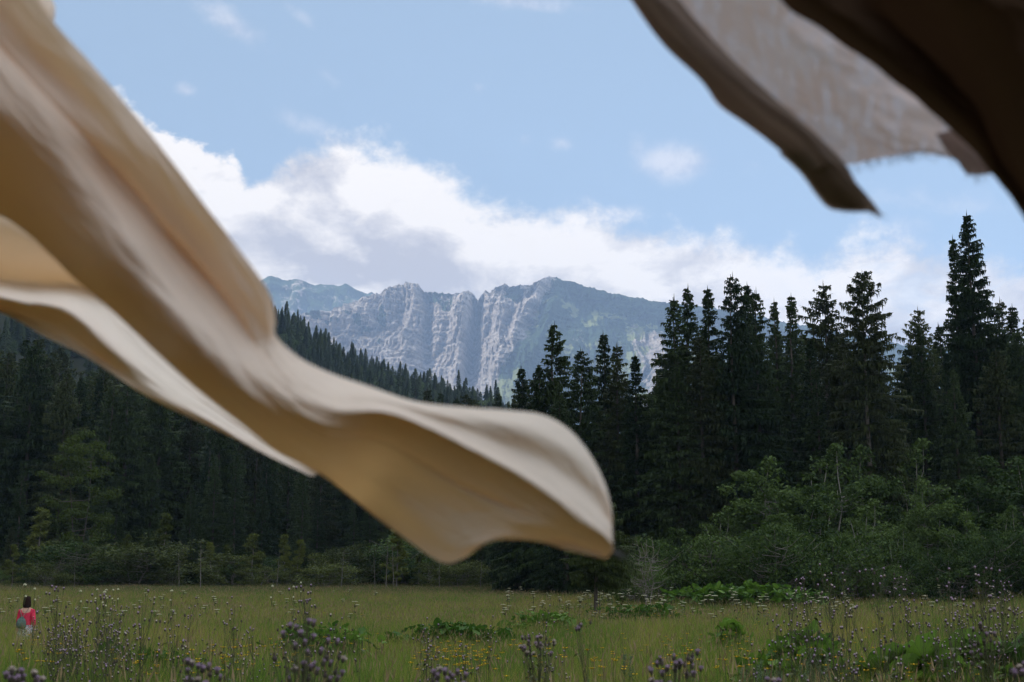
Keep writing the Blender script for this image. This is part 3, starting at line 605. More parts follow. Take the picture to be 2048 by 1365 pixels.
def head_geo(seed, open_=1.0):
    rg = np.random.default_rng(seed); g = Geo(); r = .0085
    sph(g, (0, 0, 0), r, 0, 9, 1.25, .12, rg)
    n = 70; a = rg.uniform(0, 6.28, n); tl = rg.uniform(0, .55, n) * open_; d_ = np.c_[np.cos(a) * np.sin(tl * 1.6), np.sin(a) * np.sin(tl * 1.6), np.cos(tl * 1.6)]
    b0 = d_ * [r * .7, r * .7, r * .8]; tp = b0 + d_ * rg.uniform(.008, .013, (n, 1)); w_ = unit(np.cross(d_, rg.normal(0, 1, (n, 3)))) * .0011
    g.quads(np.stack([b0 - w_, b0 + w_, tp + w_ * 1.6, tp - w_ * 1.6], 1), 1); sph(g, (0, 0, r * 1.25), r * .62 * (.7 + .5 * open_), 1, 8, .75, .3, rg)
    n = 26; a = rg.uniform(0, 6.28, n); e_ = rg.uniform(-1, .8, n); d_ = np.c_[np.cos(a) * np.cos(e_), np.sin(a) * np.cos(e_), np.sin(e_)]; w_ = unit(np.cross(d_, [0, 0, 1.])) * .0009
    g.tris(np.stack([d_ * r - w_, d_ * r + w_, d_ * r * 1.35 + [0, 0, .002]], 1), 0)
    return g
HEADS = [head_geo(600, 1).mesh('flower_head', [M_bulb, M_lilac], True), head_geo(601, .5).mesh('flower_head', [M_bulb, M_lilac], True), head_geo(602, 1.2).mesh('flower_head', [M_bulb, M_fluff], True), head_geo(603, .25).mesh('flower_head', [M_bulb, M_bulb], True)]
def leaf_blade(g, p, a, L, w_, rg, mi):
    n = 6; u = np.linspace(0, 1, n); c = np.array([math.cos(a), math.sin(a), 0]); s_ = np.array([-math.sin(a), math.cos(a), 0])
    ctr = np.asarray(p) + c * (u * L)[:, None] + np.array([0, 0, 1]) * (L * (.5 * u - .75 * u ** 2))[:, None]; ww = w_ * np.sin(np.pi * np.clip(u * .9 + .08, 0, 1)) * (1 + .5 * (np.arange(n) % 2))
    for k in range(n - 1): g.quads([[ctr[k] - s_ * ww[k], ctr[k] + s_ * ww[k], ctr[k + 1] + s_ * ww[k + 1], ctr[k + 1] - s_ * ww[k + 1]]], mi)
def near_thistle(px, y, heads, label, seed, thick=.8):
    """heads: list of (px, py, kind); stems run from each head to the main stem"""
    rg = np.random.default_rng(seed); x0 = pxl(y, px); z0 = Ts(x0, y); e = empty('thistle', (x0, y, z0)); tag(e, label, 'thistle', 'large near thistles along the bottom')
    g = Geo(); org = np.array([x0, y, z0]); tp = max((at(h[0], h[1], y)[2] for h in heads)) - z0
    ms = [np.array([rg.normal(0, .02), rg.normal(0, .02), u * tp * .92]) for u in np.linspace(0, 1, 9)]; ms[0] = np.array([0, 0, -.05])
    g.tube(ms, np.linspace(.0055, .0025, 9) * thick, 6)
    for k in range(30): u = rg.uniform(.1, .9); leaf_blade(g, ms[int(u * 8)], rg.uniform(0, 6.28), rg.uniform(.07, .16), rg.uniform(.008, .016), rg, 0)
    for hx, hy, kd in heads:
        P = at(hx, hy, y + rg.normal(0, .05)) - org; zb = max(.25, P[2] - abs(P[0] - 0) * 1.1 - rg.uniform(.12, .28)); b0 = np.array([0, 0, min(zb, tp * .9)]); b0[:2] = ms[min(8, int(b0[2] / (tp * .92) * 8))][:2]
        mid = (b0 + P) / 2 + (P - b0) * [.18, .18, -.08]; u = np.linspace(0, 1, 6)[:, None]; cv = (1 - u) ** 2 * b0 + 2 * u * (1 - u) * mid + u * u * P
        g.tube(cv, np.linspace(.0028, .0013, 6) * thick, 5)
        if rg.random() < .6: leaf_blade(g, cv[3], rg.uniform(0, 6.28), .05, .006, rg, 0)
        h = mobj('flower_head', HEADS[kd], e); h.location = P; tl = unit(cv[-1] - cv[-2]); q = Vector(tl).to_track_quat('Z', 'Y'); h.rotation_euler = q.to_euler(); s = rg.uniform(.70, .95); h.scale = (s, s, s)
    mobj('stem', g.mesh('stem', [M_stem]), e); return e
def rh(n, x0, x1, y0, y1, seed, k=(0, 0, 1, 1, 2, 3)):
    q = random.Random(seed); return [(q.uniform(x0, x1), y0 + (y1 - y0) * q.random(), q.choice(k)) for _ in range(n)]
big = [(235, 335, 0), (270, 345, 0), (195, 385, 0), (295, 380, 0), (345, 310, 0), (372, 320, 1), (370, 400, 0), (265, 455, 1), (320, 435, 1), (455, 425, 1), (510, 430, 1), (335, 490, 0), (415, 485, 1), (450, 512, 3), (520, 510, 3), (145, 520, 3), (315, 565, 0), (355, 580, 0), (375, 560, 1), (260, 590, 2), (430, 550, 1), (470, 555, 1), (540, 610, 0), (510, 645, 1), (220, 600, 3), (310, 602, 0), (440, 620, 3), (500, 600, 3), (390, 602, 1), (230, 650, 1), (345, 640, 3), (545, 530, 2), (465, 650, 1)]
near_thistle(612, 4.5, [(500 + a / 2.926, 1140 + b / 2.926, k) for a, b, k in big], 'largest thistle with many round lilac heads on dark branching stems, below the cloth', 701)
near_thistle(405, 4.6, [(376, 1326, 0), (384, 1330, 2), (376, 1344, 0), (396, 1335, 0), (405, 1341, 0), (417, 1336, 1), (434, 1345, 0), (420, 1350, 3), (396, 1352, 3), (440, 1358, 1), (380, 1360, 3)] + rh(9, 370, 440, 1362, 1385, 7), 'thistle with low lilac heads cut by the bottom edge, left of the largest', 702)
near_thistle(40, 4.2, [(12, 1353, 0), (24, 1344, 2), (43, 1346, 0), (34, 1352, 3), (68, 1350, 2), (46, 1358, 0), (72, 1362, 0), (30, 1362, 1)] + rh(10, 5, 85, 1360, 1390, 8), 'thistle top poking up in the bottom left corner', 703)
near_thistle(900, 4.8, [(868, 1348, 0), (880, 1342, 2), (890, 1346, 0), (900, 1350, 1), (915, 1347, 1), (932, 1353, 0), (876, 1355, 1), (905, 1356, 0), (922, 1358, 3)] + rh(12, 862, 935, 1352, 1380, 9), 'thistle top with crowded heads at the bottom middle', 704)
near_thistle(1335, 5.2, [(1395, 1307, 0), (1385, 1312, 3), (1376, 1318, 3), (1402, 1340, 0), (1362, 1330, 0), (1348, 1317, 1), (1335, 1338, 0), (1325, 1350, 0), (1300, 1340, 1), (1316, 1326, 3), (1374, 1347, 3)] + rh(22, 1300, 1390, 1318, 1372, 10), 'spreading thistle with purple heads leaning right, bottom right of centre', 705)
near_thistle(1545, 4.6, [(1535, 1362, 0), (1548, 1364, 2), (1558, 1366, 0)] + rh(6, 1525, 1565, 1368, 1390, 11), 'thistle tip just entering at the bottom edge before the big leaves', 706)
near_thistle(1965, 7.0, rh(26, 1940, 2000, 1210, 1330, 12, (0, 1, 1, 3, 3)), 'tall narrow thistle with dark stem near the right edge', 707, .65)
near_thistle(2040, 4.6, [(2040, 1338, 2), (2030, 1352, 0), (2047, 1332, 1)] + rh(6, 2020, 2060, 1340, 1380, 13), 'thistle in the bottom right corner', 708)
near_thistle(1080, 7.2, rh(34, 1038, 1112, 1274, 1312, 14, (0, 1, 2, 3, 3)), 'bushy thistle with a flat top of small dusty heads, right of centre', 709, .6)
near_thistle(1170, 7.4, rh(7, 1152, 1182, 1246, 1262, 15, (0, 1, 3)), 'slim thistle with one small tuft of heads, right of centre', 710, .6)
# thistles farther off: heads too small to be parts
def far_thistle(seed, H=1.5, nh=20, spread=.16):
    rg = np.random.default_rng(seed); g = Geo(); ms = np.c_[np.cumsum(rg.normal(0, .008, 8)), np.cumsum(rg.normal(0, .008, 8)), np.linspace(-.05, H * .95, 8)]; g.tube(ms, np.linspace(.0042, .002, 8), 4, 0)
    for k in range(12): u = rg.uniform(.15, .9); leaf_blade(g, ms[int(u * 7)], rg.uniform(0, 6.28), rg.uniform(.06, .13), .009, rg, 0)
    for k in range(int(nh * .75)):
        u = 1 - .38 * rg.random() ** 1.3; a = rg.uniform(0, 6.28); r_ = rg.uniform(.01, spread) * (1.15 - u) * 3.2; P = np.array([math.cos(a) * r_, math.sin(a) * r_, H * u]); b0 = np.array([ms[5][0], ms[5][1], max(.4, P[2] - .2 - r_)])
        g.tube([b0, (b0 + P) / 2 + (P - b0) * [.15, .15, -.05], P], [.002, .0016, .0012], 3, 0); kd = rg.choice((2, 2, 2, 3, 1)); sph(g, P, .0078, 1, 6, 1.2); sph(g, P + [0, 0, .008], .0070, kd, 6, .8, .3, rg)
    return g.mesh('thistle', [M_stem, M_bulb, M_lilac, M_fluff])
FT = [far_thistle(720 + i, 1.5, n_, s_) for i, (n_, s_) in enumerate(((12, .10), (24, .17), (40, .22), (8, .08), (18, .15)))]
def put_thistle(px, py, y, k, label, grp, wd=1.0):
    p = at(px, py, y); z = Ts(p[0], y); s = (p[2] - z) / 1.5; o = mobj('thistle', FT[k]); o.location = (p[0], y, z); o.scale = (s * wd, s * wd, s); o.rotation_euler = (rnd.uniform(-.05, .05), rnd.uniform(-.05, .05), rnd.uniform(0, 6.28)); tag(o, label, 'thistle', grp)
put_thistle(622, 1172, 10.5, 2, 'tallest mid thistle with dense pale heads standing above the far grass, under the cloth', 'thistles in the left meadow')
put_thistle(612, 1200, 11, 2, 'dense thistle close at the left of the tallest one under the cloth', 'thistles in the left meadow')
put_thistle(118, 1174, 11, 2, 'tall dense thistle right of the person in pink', 'thistles in the left meadow')
put_thistle(1663, 1130, 11.5, 1, 'tall thistle with pale heads in front of the dark right forest', 'thistles in the right meadow')
put_thistle(1708, 1148, 11, 1, 'second tall thistle before the dark forest, right of the pale headed one', 'thistles in the right meadow')
q = random.Random(31)
for i in range(46):
    px = q.choice((q.uniform(90, 240), q.uniform(60, 560), q.uniform(230, 600))); put_thistle(px, q.uniform(1180, 1275) + (px > 300) * 12, q.uniform(9.5, 16), q.randrange(5), 'slender thistle with small dusty lilac heads in the left half of the meadow', 'thistles in the left meadow')
for i in range(16):
    px = q.uniform(480, 1250); put_thistle(px, q.uniform(1205, 1290), q.uniform(9, 16), q.choice((0, 3, 4)), 'slender thistle with few small heads in the middle of the meadow', 'thistles in the middle meadow')
for i in range(28):
    px = q.choice((q.uniform(1560, 2040), q.uniform(1820, 2040))); put_thistle(px, q.uniform(1128, 1235) + max(0, (1800 - px) * .12), q.uniform(10, 15), q.randrange(5), 'tall thistle with lilac heads in the right half of the meadow', 'thistles in the right meadow')
for i in range(12):
    px = q.uniform(1500, 2040); put_thistle(px, q.uniform(1220, 1300), q.uniform(7.5, 10), q.choice((0, 1, 4)), 'short thistle with purple heads low in the right half of the meadow', 'low thistles in the right meadow')
# white umbels
def umbel(seed):
    rg = np.random.default_rng(seed); g = Geo(); H = 1.0; g.tube([[0, 0, -.05], [.01, 0, .5], [.02, .01, .9]], [.006, .005, .004], 4, 0)
    for s_ in range(2):
        c = np.array([.02, .01, .9]) + [rg.normal(0, .07) * s_, rg.normal(0, .07) * s_, .08 * (1 - s_)]; Ru = rg.uniform(.045, .075) * (1 - .3 * s_)
        for k in range(14):
            a = k * 2.4; r_ = Ru * math.sqrt((k + .5) / 14); p = c + [math.cos(a) * r_, math.sin(a) * r_, .015 - r_ * .15]; g.tube([[.02, .01, .84], p], [.0015, .001], 3, 0); sph(g, p, .011, 1, 5, .45, .3, rg)
    for k in range(8): leaf_blade(g, (0, 0, rg.uniform(.2, .8)), rg.uniform(0, 6.28), .18, .02, rg, 0)
    return g.mesh('umbel_flower', [M_stem, M_white])
UM = [umbel(740 + i) for i in range(3)]
def put_small(me, name, x, y, h, label, cat, grp, base=1.0, wd=None):
    o = mobj(name, me); o.location = (x, y, Ts(x, y)); s = h / base; wd = wd or s; o.scale = (wd, wd, s); o.rotation_euler[2] = rnd.uniform(0, 6.28); return tag(o, label, cat, grp)
for i in range(150):
    y = q.uniform(42, 76); px = q.choice((q.uniform(1000, 1500), q.uniform(1150, 1720), q.uniform(1000, 2040))); put_small(UM[i % 3], 'umbel_flower', pxl(y, px), y, q.uniform(.95, 1.5), 'white flower umbel in the far meadow before the right forest', 'wildflower', 'white umbels in the right far meadow', 1, q.uniform(.9, 1.6))
for i in range(45):
    y = q.uniform(40, 90); px = q.uniform(-20, 780); put_small(UM[i % 3], 'umbel_flower', pxl(y, px), y, q.uniform(.95, 1.3), 'white flower umbel in the far meadow on the left', 'wildflower', 'white umbels in the left far meadow', 1, q.uniform(1.0, 1.6))
for i in range(14):
    px = q.choice((q.uniform(-10, 240), q.uniform(-10, 700))); y = q.uniform(16, 24); p = at(px, q.uniform(1162, 1190), y); put_small(UM[i % 3], 'umbel_flower', p[0], y, p[2] - Ts(p[0], y), 'tall pale seeding umbel rising before the bog scrub on the left', 'wildflower', 'tall pale umbels on the left', 1, q.uniform(.2, .34))
# buttercups
def butter(seed):
    rg = np.random.default_rng(seed); g = Geo(); g.tube([[0, 0, 0], [.02, 0, .35], [.02, .01, .7]], [.002, .0018, .0012], 3, 0)
    for hx in range(2):
        c = np.array([.02, .01, .7]) + [hx * rg.normal(0, .04), hx * rg.normal(0, .04), -.05 * hx]
        for k in range(5):
            a = k * 1.2566; d_ = np.array([math.cos(a), math.sin(a), .55]); s_ = np.array([-math.sin(a), math.cos(a), 0]); g.quads([[c, c + d_ * .010 + s_ * .008, c + d_ * .018, c + d_ * .010 - s_ * .008]], 1)
        sph(g, c + [0, 0, .004], .004, 1, 5)
    return g.mesh('buttercup', [M_stem, M_yel])
BU = [butter(750 + i) for i in range(3)]
for i in range(250):
    px, pyr = q.choice(((q.uniform(840, 985), (1275, 1345)), (q.uniform(1000, 1700), (1225, 1330)), (q.uniform(0, 700), (1270, 1350)), (q.uniform(1180, 1900), (1230, 1345)), (q.uniform(30, 2040), (1215, 1350))))
    py = q.uniform(*pyr); y = (CAMZ - .95) * FPX / max(14, py - 1205); y = min(45, max(12.5, y)); x = pxl(y, px)
    put_small(BU[i % 3], 'buttercup', x, y, q.uniform(.86, 1.04), 'tiny yellow buttercup among the meadow grass', 'wildflower', 'yellow buttercups in the meadow', .7, q.uniform(1.3, 2.0) * (1 + max(0, y - 22) * .02))
# big leaved butterbur patches
def butterbur(name, ctr_px, y, wx, wy, n, hgt, label, lw=.17, seed=0):
    rg = np.random.default_rng(seed); g = Geo(); x0 = pxl(y, ctr_px)
    for k in range(n):
        u = np.clip(rg.normal(0, .38, 2), -.85, .85); x = u[0] * wx; yy = u[1] * wy; z = Ts(x0 + x, y + yy) - Ts(x0, y); h = hgt * rg.uniform(.65, 1.1) * max(.45, 1 - .22 * (u[0] ** 2 + u[1] ** 2)) * (.88 + .24 * float(vnoise(np.array([x * 3.1 + seed]), np.array([yy * 3.1]), seed)[0]))
        r_ = lw * rg.uniform(.6, 1.25); th = np.linspace(.25, 2 * np.pi - .25, 13) + rg.uniform(0, 6.28); tl = rg.normal(0, .42, 2) + [0, -.25]
        rad = r_ * (1 + .10 * rg.normal(0, 1, 13)); rim = np.c_[np.cos(th) * rad, np.sin(th) * rad, .25 * rad + rg.normal(0, .012, 13)]; rim[:, 2] += rim[:, 0] * tl[0] + rim[:, 1] * tl[1]
        mdl = rim * [.55, .55, .4] + rg.normal(0, .005, (13, 3)); c = np.array([x, yy, z + h]); v = np.concatenate([[c], mdl + c, rim + c])
        f3 = np.array([[0, 1 + i, 2 + i] for i in range(12)]); f4 = np.array([[1 + i, 14 + i, 15 + i, 2 + i] for i in range(12)]); b0 = g.n
        g.add(v, f3); g.f4.append(f4 + b0); g.m4.append(np.zeros(12, int)); g.tube([[x, yy, z - .05], c], [.008, .005], 4, 1)
    o = mobj(name, g.mesh(name, [M_burr, M_stem], True)); o.location = (x0, y, Ts(x0, y)); return tag(o, label, 'leafy plant', 'patches of broad leaved butterbur')
butterbur('butterbur_patch', 905, 33, 1.7, 1.6, 480, .80, 'wide patch of broad green leaves in the middle meadow under the cloth', .085, 1)
butterbur('butterbur_patch', 1085, 38, 1.3, 1.4, 260, .98, 'smaller broad leaved patch just left of the lone tree', .09, 2)
butterbur('butterbur_patch', 1490, 68, 4.4, 2.5, 750, 1.35, 'bright green broad leaved bank at the foot of the right forest', .15, 3)
butterbur('butterbur_patch', 1600, 15.0, .75, .9, 260, .88, 'broad leaves with ferny herbs along the bottom right of centre', .12, 4)
butterbur('butterbur_patch', 1840, 14.0, .50, .5, 60, .84, 'large pale green leaves at the bottom edge on the right', .17, 5)
butterbur('butterbur_patch', 1980, 14.6, .6, .9, 110, .98, 'broad leaves in the lower right corner', .13, 6)
butterbur('butterbur_patch', 1460, 28, .45, .5, 110, 1.0, 'small dark tuft of leaves in the straw coloured grass', .07, 7)
butterbur('butterbur_patch', 1290, 50, 2.3, 1.4, 320, .98, 'low green leaves in the grass right behind the lone tree', .09, 8)
butterbur('butterbur_patch', 640, 26, 1.3, 1.2, 150, .98, 'low leafy green patch in the left middle of the meadow', .08, 9)
butterbur('butterbur_patch', 300, 17, .8, 1.0, 110, .86, 'dark leafy tuft low in the left meadow', .07, 10)
# ferny herbs standing over the leaves
def herb(seed):
    rg = np.random.default_rng(seed); g = Geo(); 
    for s_ in range(5):
        a = rg.uniform(0, 6.28); tp = np.array([math.cos(a) * .12, math.sin(a) * .12, rg.uniform(.75, 1)]); g.tube([[0, 0, 0], tp * .5, tp], [.004, .003, .002], 3, 1); n = 260; u = rg.uniform(.25, 1, n); p = tp * u[:, None] + rg.normal(0, .035, (n, 3)) * (1.2 - u)[:, None]
        d_ = unit(rg.normal(0, 1, (n, 3)) + [0, 0, .6]); w_ = unit(np.cross(d_, rg.normal(0, 1, (n, 3)))) * .005; g.tris(np.stack([p - w_, p + w_, p + d_ * .045], 1), 0)
    return g.mesh('mugwort', [leafmat('herb_leaf_%d' % seed, (.10, .15, .085), (.15, .20, .12), 3, .3), M_stem])
HB = [herb(760), herb(761)]
for i in range(22):
    y = q.uniform(12.5, 16); px = q.uniform(1490, 1700) if i < 15 else q.uniform(1100, 2040); put_small(HB[i % 2], 'mugwort', pxl(y, px), y, q.uniform(.75, .98), 'feathery grey green herb standing over the broad leaves, bottom right', 'herb', 'feathery herbs bottom right', 1.0)

# ------------------------------------------------------------------ people
def skin_obj(name, joints, edges, m_, parent, sub=2):
    """joints: list of (x,y,z,r) or (x,y,z,rx,ry)"""
    me = bpy.data.meshes.new(name); me.from_pydata([j[:3] for j in joints], edges, []); me.materials.append(m_); o = mobj(name, me, parent)
    md = o.modifiers.new('skin', 'SKIN'); md.use_smooth_shade = True; md.use_x_symmetry = False
    for k, j in enumerate(joints): me.skin_vertices[0].data[k].radius = (j[3], j[-1])
    me.skin_vertices[0].data[0].use_root = True
    s_ = o.modifiers.new('sub', 'SUBSURF'); s_.levels = sub; s_.render_levels = sub; return o
def loft(rings, k=24):
    v = []; th = np.arange(k) * 2 * np.pi / k
    for (cx, cy, cz, rx, ry, w_) in rings: v.append(np.c_[cx + np.cos(th) * rx * (1 + w_ * np.cos(th * 7)), cy + np.sin(th) * ry * (1 + w_ * np.cos(th * 7)), np.full(k, cz)])
    v = np.concatenate(v); n = len(rings); i, j = np.meshgrid(np.arange(n - 1), np.arange(k), indexing='ij'); j2 = (j + 1) % k
    g = Geo(); g.add(v, np.stack([i * k + j, i * k + j2, (i + 1) * k + j2, (i + 1) * k + j], -1).reshape(-1, 4)); return g
def fabric(name, c1, c2, sc_=14): return plain(name, c1, c2, sc_, .95, .05)
M_skin = plain('skin', (.50, .30, .22), (.44, .25, .18), 5, .6, .3, .05)
def person(loc, rz, H, shirt_m, leg_m, hair_m, label, grp):
    e = empty('person', loc, rz, H / 1.65); tag(e, label, 'person', grp)      # faces +Y (away from the camera), slight stride
    J = []; E = []
    def add(x, y, z, r, par=None, r2=None): J.append((x, y, z, r, r2 or r)); E.append((par, len(J) - 1)) if par is not None else None; return len(J) - 1
    pel = add(0, 0, .90, .125, None, .10); wa = add(0, .01, 1.03, .115, pel, .09); ch = add(0, 0, 1.20, .135, wa, .10); sh = add(0, .0, 1.33, .11, ch, .08); nk = add(0, .01, 1.40, .045, sh); hd0 = add(0, .02, 1.47, .065, nk); hd = add(0, .03, 1.55, .080, hd0, .095); add(0, .02, 1.61, .055, hd)
    add(0, .125, 1.515, .012, hd)                                              # nose side is away from the camera
    for s_, st in ((-1, .05), (1, -.06)):
        hp = add(s_ * .085, 0, .84, .085, pel); kn = add(s_ * .09, st * 2, .46, .052, hp); an = add(s_ * .09, st * 1.2, .09, .036, kn); add(s_ * .095, st * 1.2 + .14, .04, .032, an)
        s0 = add(s_ * .145, 0, 1.31, .050, sh); el_ = add(s_ * .195, -.02 + st, 1.06, .038, s0); wr = add(s_ * .205, .06 + st, .84, .026, el_); pm_ = add(s_ * .205, .08 + st, .77, .030, wr, .016)
        for k in range(4): f1 = add(s_ * .205 + 0, .055 + st + k * .018, .715 - .005 * (k in (1, 2)), .0085, pm_); add(s_ * .20, .060 + st + k * .018, .672 - .008 * (k in (1, 2)), .0075, f1)
        th_ = add(s_ * .19, .115 + st, .765, .010, pm_); add(s_ * .185, .13 + st, .735, .008, th_)
    skin_obj('body', J, E, M_skin, e)
    # shirt: torso and sleeves
    JS = [(0, .01, 1.03, .128, .105), (0, 0, 1.20, .135, .108), (0, 0, 1.315, .118, .088), (0, .005, 1.375, .065, .058), (0, 0, .93, .140, .115)]; ES = [(0, 1), (1, 2), (2, 3), (0, 4)]
    for s_, st in ((-1, .05), (1, -.06)):
        b = len(JS); JS += [(s_ * .145, 0, 1.30, .062, .062), (s_ * .195, -.02 + st, 1.06, .050, .050), (s_ * .203, .03 + st, .95, .042, .042)]; ES += [(2, b), (b, b + 1), (b + 1, b + 2)]
    skin_obj('shirt', JS, ES, shirt_m, e)
    g = loft([(0, .0, .98, .150, .115, 0), (0, 0, .90, .172, .135, .01), (0, 0, .78, .185, .150, .02), (0, 0, .60, .20, .165, .05), (0, 0, .42, .22, .185, .08), (0, 0, .30, .23, .195, .10)], 56); mobj('skirt', g.mesh('skirt', [leg_m], True), e)
    g = loft([(0, .01, 1.655, .015, .02, 0), (0, .008, 1.648, .055, .06, 0), (0, .0, 1.62, .074, .085, 0), (0, -.01, 1.56, .086, .095, .01), (0, -.018, 1.49, .092, .088, .02), (0, -.028, 1.43, .094, .072, .04), (0, -.036, 1.395, .080, .055, .06), (0, -.04, 1.38, .05, .03, .08)], 40); mobj('hair', g.mesh('hair', [hair_m], True), e)
    for s_ in (-1, 1):
        g = Geo(); sph(g, (s_ * .035, .115, 1.545), .011, 0); mobj('eye', g.mesh('eye', [M_pale]), e)
    return e
def print_mat(n):
    g = n.n('ShaderNodeTexCoord'); f = n.noise(g.outputs['Object'], 26, 4, .7); return pbsdf(n, n.mix(n.ss(f, .42, .56), (.10, .10, .13), (.55, .53, .58)), .95, .05)
Yp = 34.0; xp_ = pxl(Yp, 52); zp = Ts(xp_, Yp); Hp = at(52, 1193, Yp)[2] - zp; print('person height', Hp)
person((xp_, Yp, zp), .1, Hp, fabric('pink_shirt', (.60, .045, .09), (.46, .03, .07)), mat('patterned_skirt', print_mat), fabric('dark_hair', (.028, .016, .013), (.015, .010, .009), 40), 'person seen from behind in a pink red top and pale patterned skirt', None)
xq = pxl(Yp, -28); person((xq, Yp + .3, Ts(xq, Yp + .3)), -.1, 1.66, fabric('dark_red_shirt', (.10, .012, .014), (.07, .01, .01)), fabric('dark_trousers', (.02, .02, .024), (.012, .012, .015)), fabric('brown_hair', (.04, .025, .018), (.02, .014, .01), 40), 'person in dark red, only an arm showing at the left picture edge', None)
# small drawstring rucksack on the walker's back
s_ = Hp / 1.65; bk = empty('backpack', (xp_ - .045, Yp - .20, zp), .1, s_); tag(bk, 'small grey green rucksack on the back of the person in pink', 'backpack')
g = loft([(0, 0, .90, .05, .03, 0), (0, 0, .905, .095, .06, .02), (0, -.01, .97, .115, .075, .03), (0, -.01, 1.06, .108, .07, .03), (0, 0, 1.12, .08, .05, .05), (0, .005, 1.155, .04, .028, .1), (0, .005, 1.175, .055, .035, .12), (0, .005, 1.176, .01, .01, 0)], 40)
mobj('bag', g.mesh('bag', [fabric('bag_cloth', (.11, .16, .145), (.065, .10, .09), 20)], True), bk)
for sg in (-1, 1):
    g = Geo(); u = np.linspace(0, 1, 9); g.tube(np.c_[.045 * u * 0 + (.0 if sg < 0 else .01) + sg * .10 * u + .03 * u, .005 + .07 * np.sin(u * 1.5) - .035 * (1 - u) * u, 1.16 + .215 * u], .0075, 5); mobj('strap', g.mesh('strap', [fabric('strap_cloth', (.22, .22, .20), (.15, .15, .14))], True), bk)

# ------------------------------------------------------------------ blowing cloths in the foreground
def cr_interp(a, t_):
    a = np.asarray(a, float); n = len(a); a = np.concatenate([2 * a[:1] - a[1:2], a, 2 * a[-1:] - a[-2:-1]]); t_ = np.clip(t_, 0, n - 1 - 1e-9); i = np.floor(t_).astype(int); f = (t_ - i).reshape((-1,) + (1,) * (a.ndim - 1))
    p0, p1, p2, p3 = a[i], a[i + 1], a[i + 2], a[i + 3]
    return .5 * ((2 * p1) + (-p0 + p2) * f + (2 * p0 - 5 * p1 + 4 * p2 - p3) * f ** 2 + (-p0 + 3 * p1 - 3 * p2 + p3) * f ** 3)
def exag(C, k, add=0.0, wrap=False):
    out = []
    for row in C:
        m0 = min(c[2] for c in row); r_ = [(a, b, m0 + add + (c - m0) * k) for a, b, c in row]
        if wrap:                                                       # close the roll round its back
            (ax, ay, ad), (bx, by, bd) = r_[0], r_[-1]; md = max(ad, bd)
            for u, dd in ((.12, .03), (.4, .05), (.7, .05), (.94, .03)):
                r_.append((bx + (ax - bx) * (.06 + .88 * u), by + (ay - by) * (.06 + .88 * u), bd + (ad - bd) * u + dd))
        out.append(r_)
    return out
def cloth_verts(ctrl, nu=170, nv=110, wob=.0012, seed=0, fade=0):
    """ctrl[station][across] = (px, py, distance): a hanging sheet lofted through points in space"""
    P = np.array([[at(*c) for c in row] for row in ctrl]); A = cr_interp(P, np.linspace(0, len(P) - 1, nu)); A = cr_interp(A.transpose(1, 0, 2), np.linspace(0, P.shape[1] - 1, nv)).transpose(1, 0, 2)
    uu, vv = np.meshgrid(np.linspace(0, len(P) * 1.6, nu), np.linspace(0, min(P.shape[1], 9) * 1.0, nv), indexing='ij')
    fd = 1 if not fade else sstep((np.linspace(1, 0, nu) if fade > 0 else np.linspace(0, 1, nu)) * 6)[:, None]
    A[..., 1] += (fbm(uu * .55, vv * 1.5, seed, 4) - .5) * wob * 8 * fd + (ridged(uu * .22 + vv * .12, vv * .8 - uu * .15, seed + 3, 2) - .6) * wob * 5 * fd; return A
def sheets(name, lst, m_, parent=None):
    v = []; f = []; o = 0
    for A in lst: v.append(A.reshape(-1, 3)); f.append(gridf(A.shape[0], A.shape[1], o)); o += A.shape[0] * A.shape[1]
    return mobj(name, np_mesh(name, np.concatenate(v), [np.concatenate(f)], [m_], smooth=True), parent)
def cloth_mat(name, cd, ct, tl, weave=420, alpha=None, stain=None, ns=3.0):
    def b(n):
        g = n.n('ShaderNodeNewGeometry'); P = g.outputs['Position']; f = n.noise(P, ns, 4, .6); fi = n.noise(n.mapping(P, (0, 0, 0), (1, 1, .22)), weave * .25, 3, .7)
        col = n.mix(n.ss(f, .3, .7), cd, tuple(q_ * .9 for q_ in cd))
        if stain: col = n.mix(n.ss(n.m('MULTIPLY_ADD', fi, .35, n.m('MULTIPLY', f, .65)), .45, .62), col, stain)
        p = pbsdf(n, col, .95, .05, fi, .25, .002); tr = n.n('ShaderNodeBsdfTranslucent'); n.put(tr.inputs[0], ct); ms = n.n('ShaderNodeMixShader'); ms.inputs[0].default_value = tl; n.t.links.new(p, ms.inputs[1]); n.t.links.new(tr.outputs[0], ms.inputs[2]); o_ = ms.outputs[0]
        if alpha:
            tp = n.n('ShaderNodeBsdfTransparent'); m2 = n.n('ShaderNodeMixShader'); n.put(m2.inputs[0], n.ss(fi, .3, .6, alpha, 1)); n.t.links.new(tp.outputs[0], m2.inputs[1]); n.t.links.new(o_, m2.inputs[2]); o_ = m2.outputs[0]
        return o_
    return mat(name, b)
M_cream = cloth_mat('cream_linen', (.86, .765, .665), (.88, .50, .20), .27)
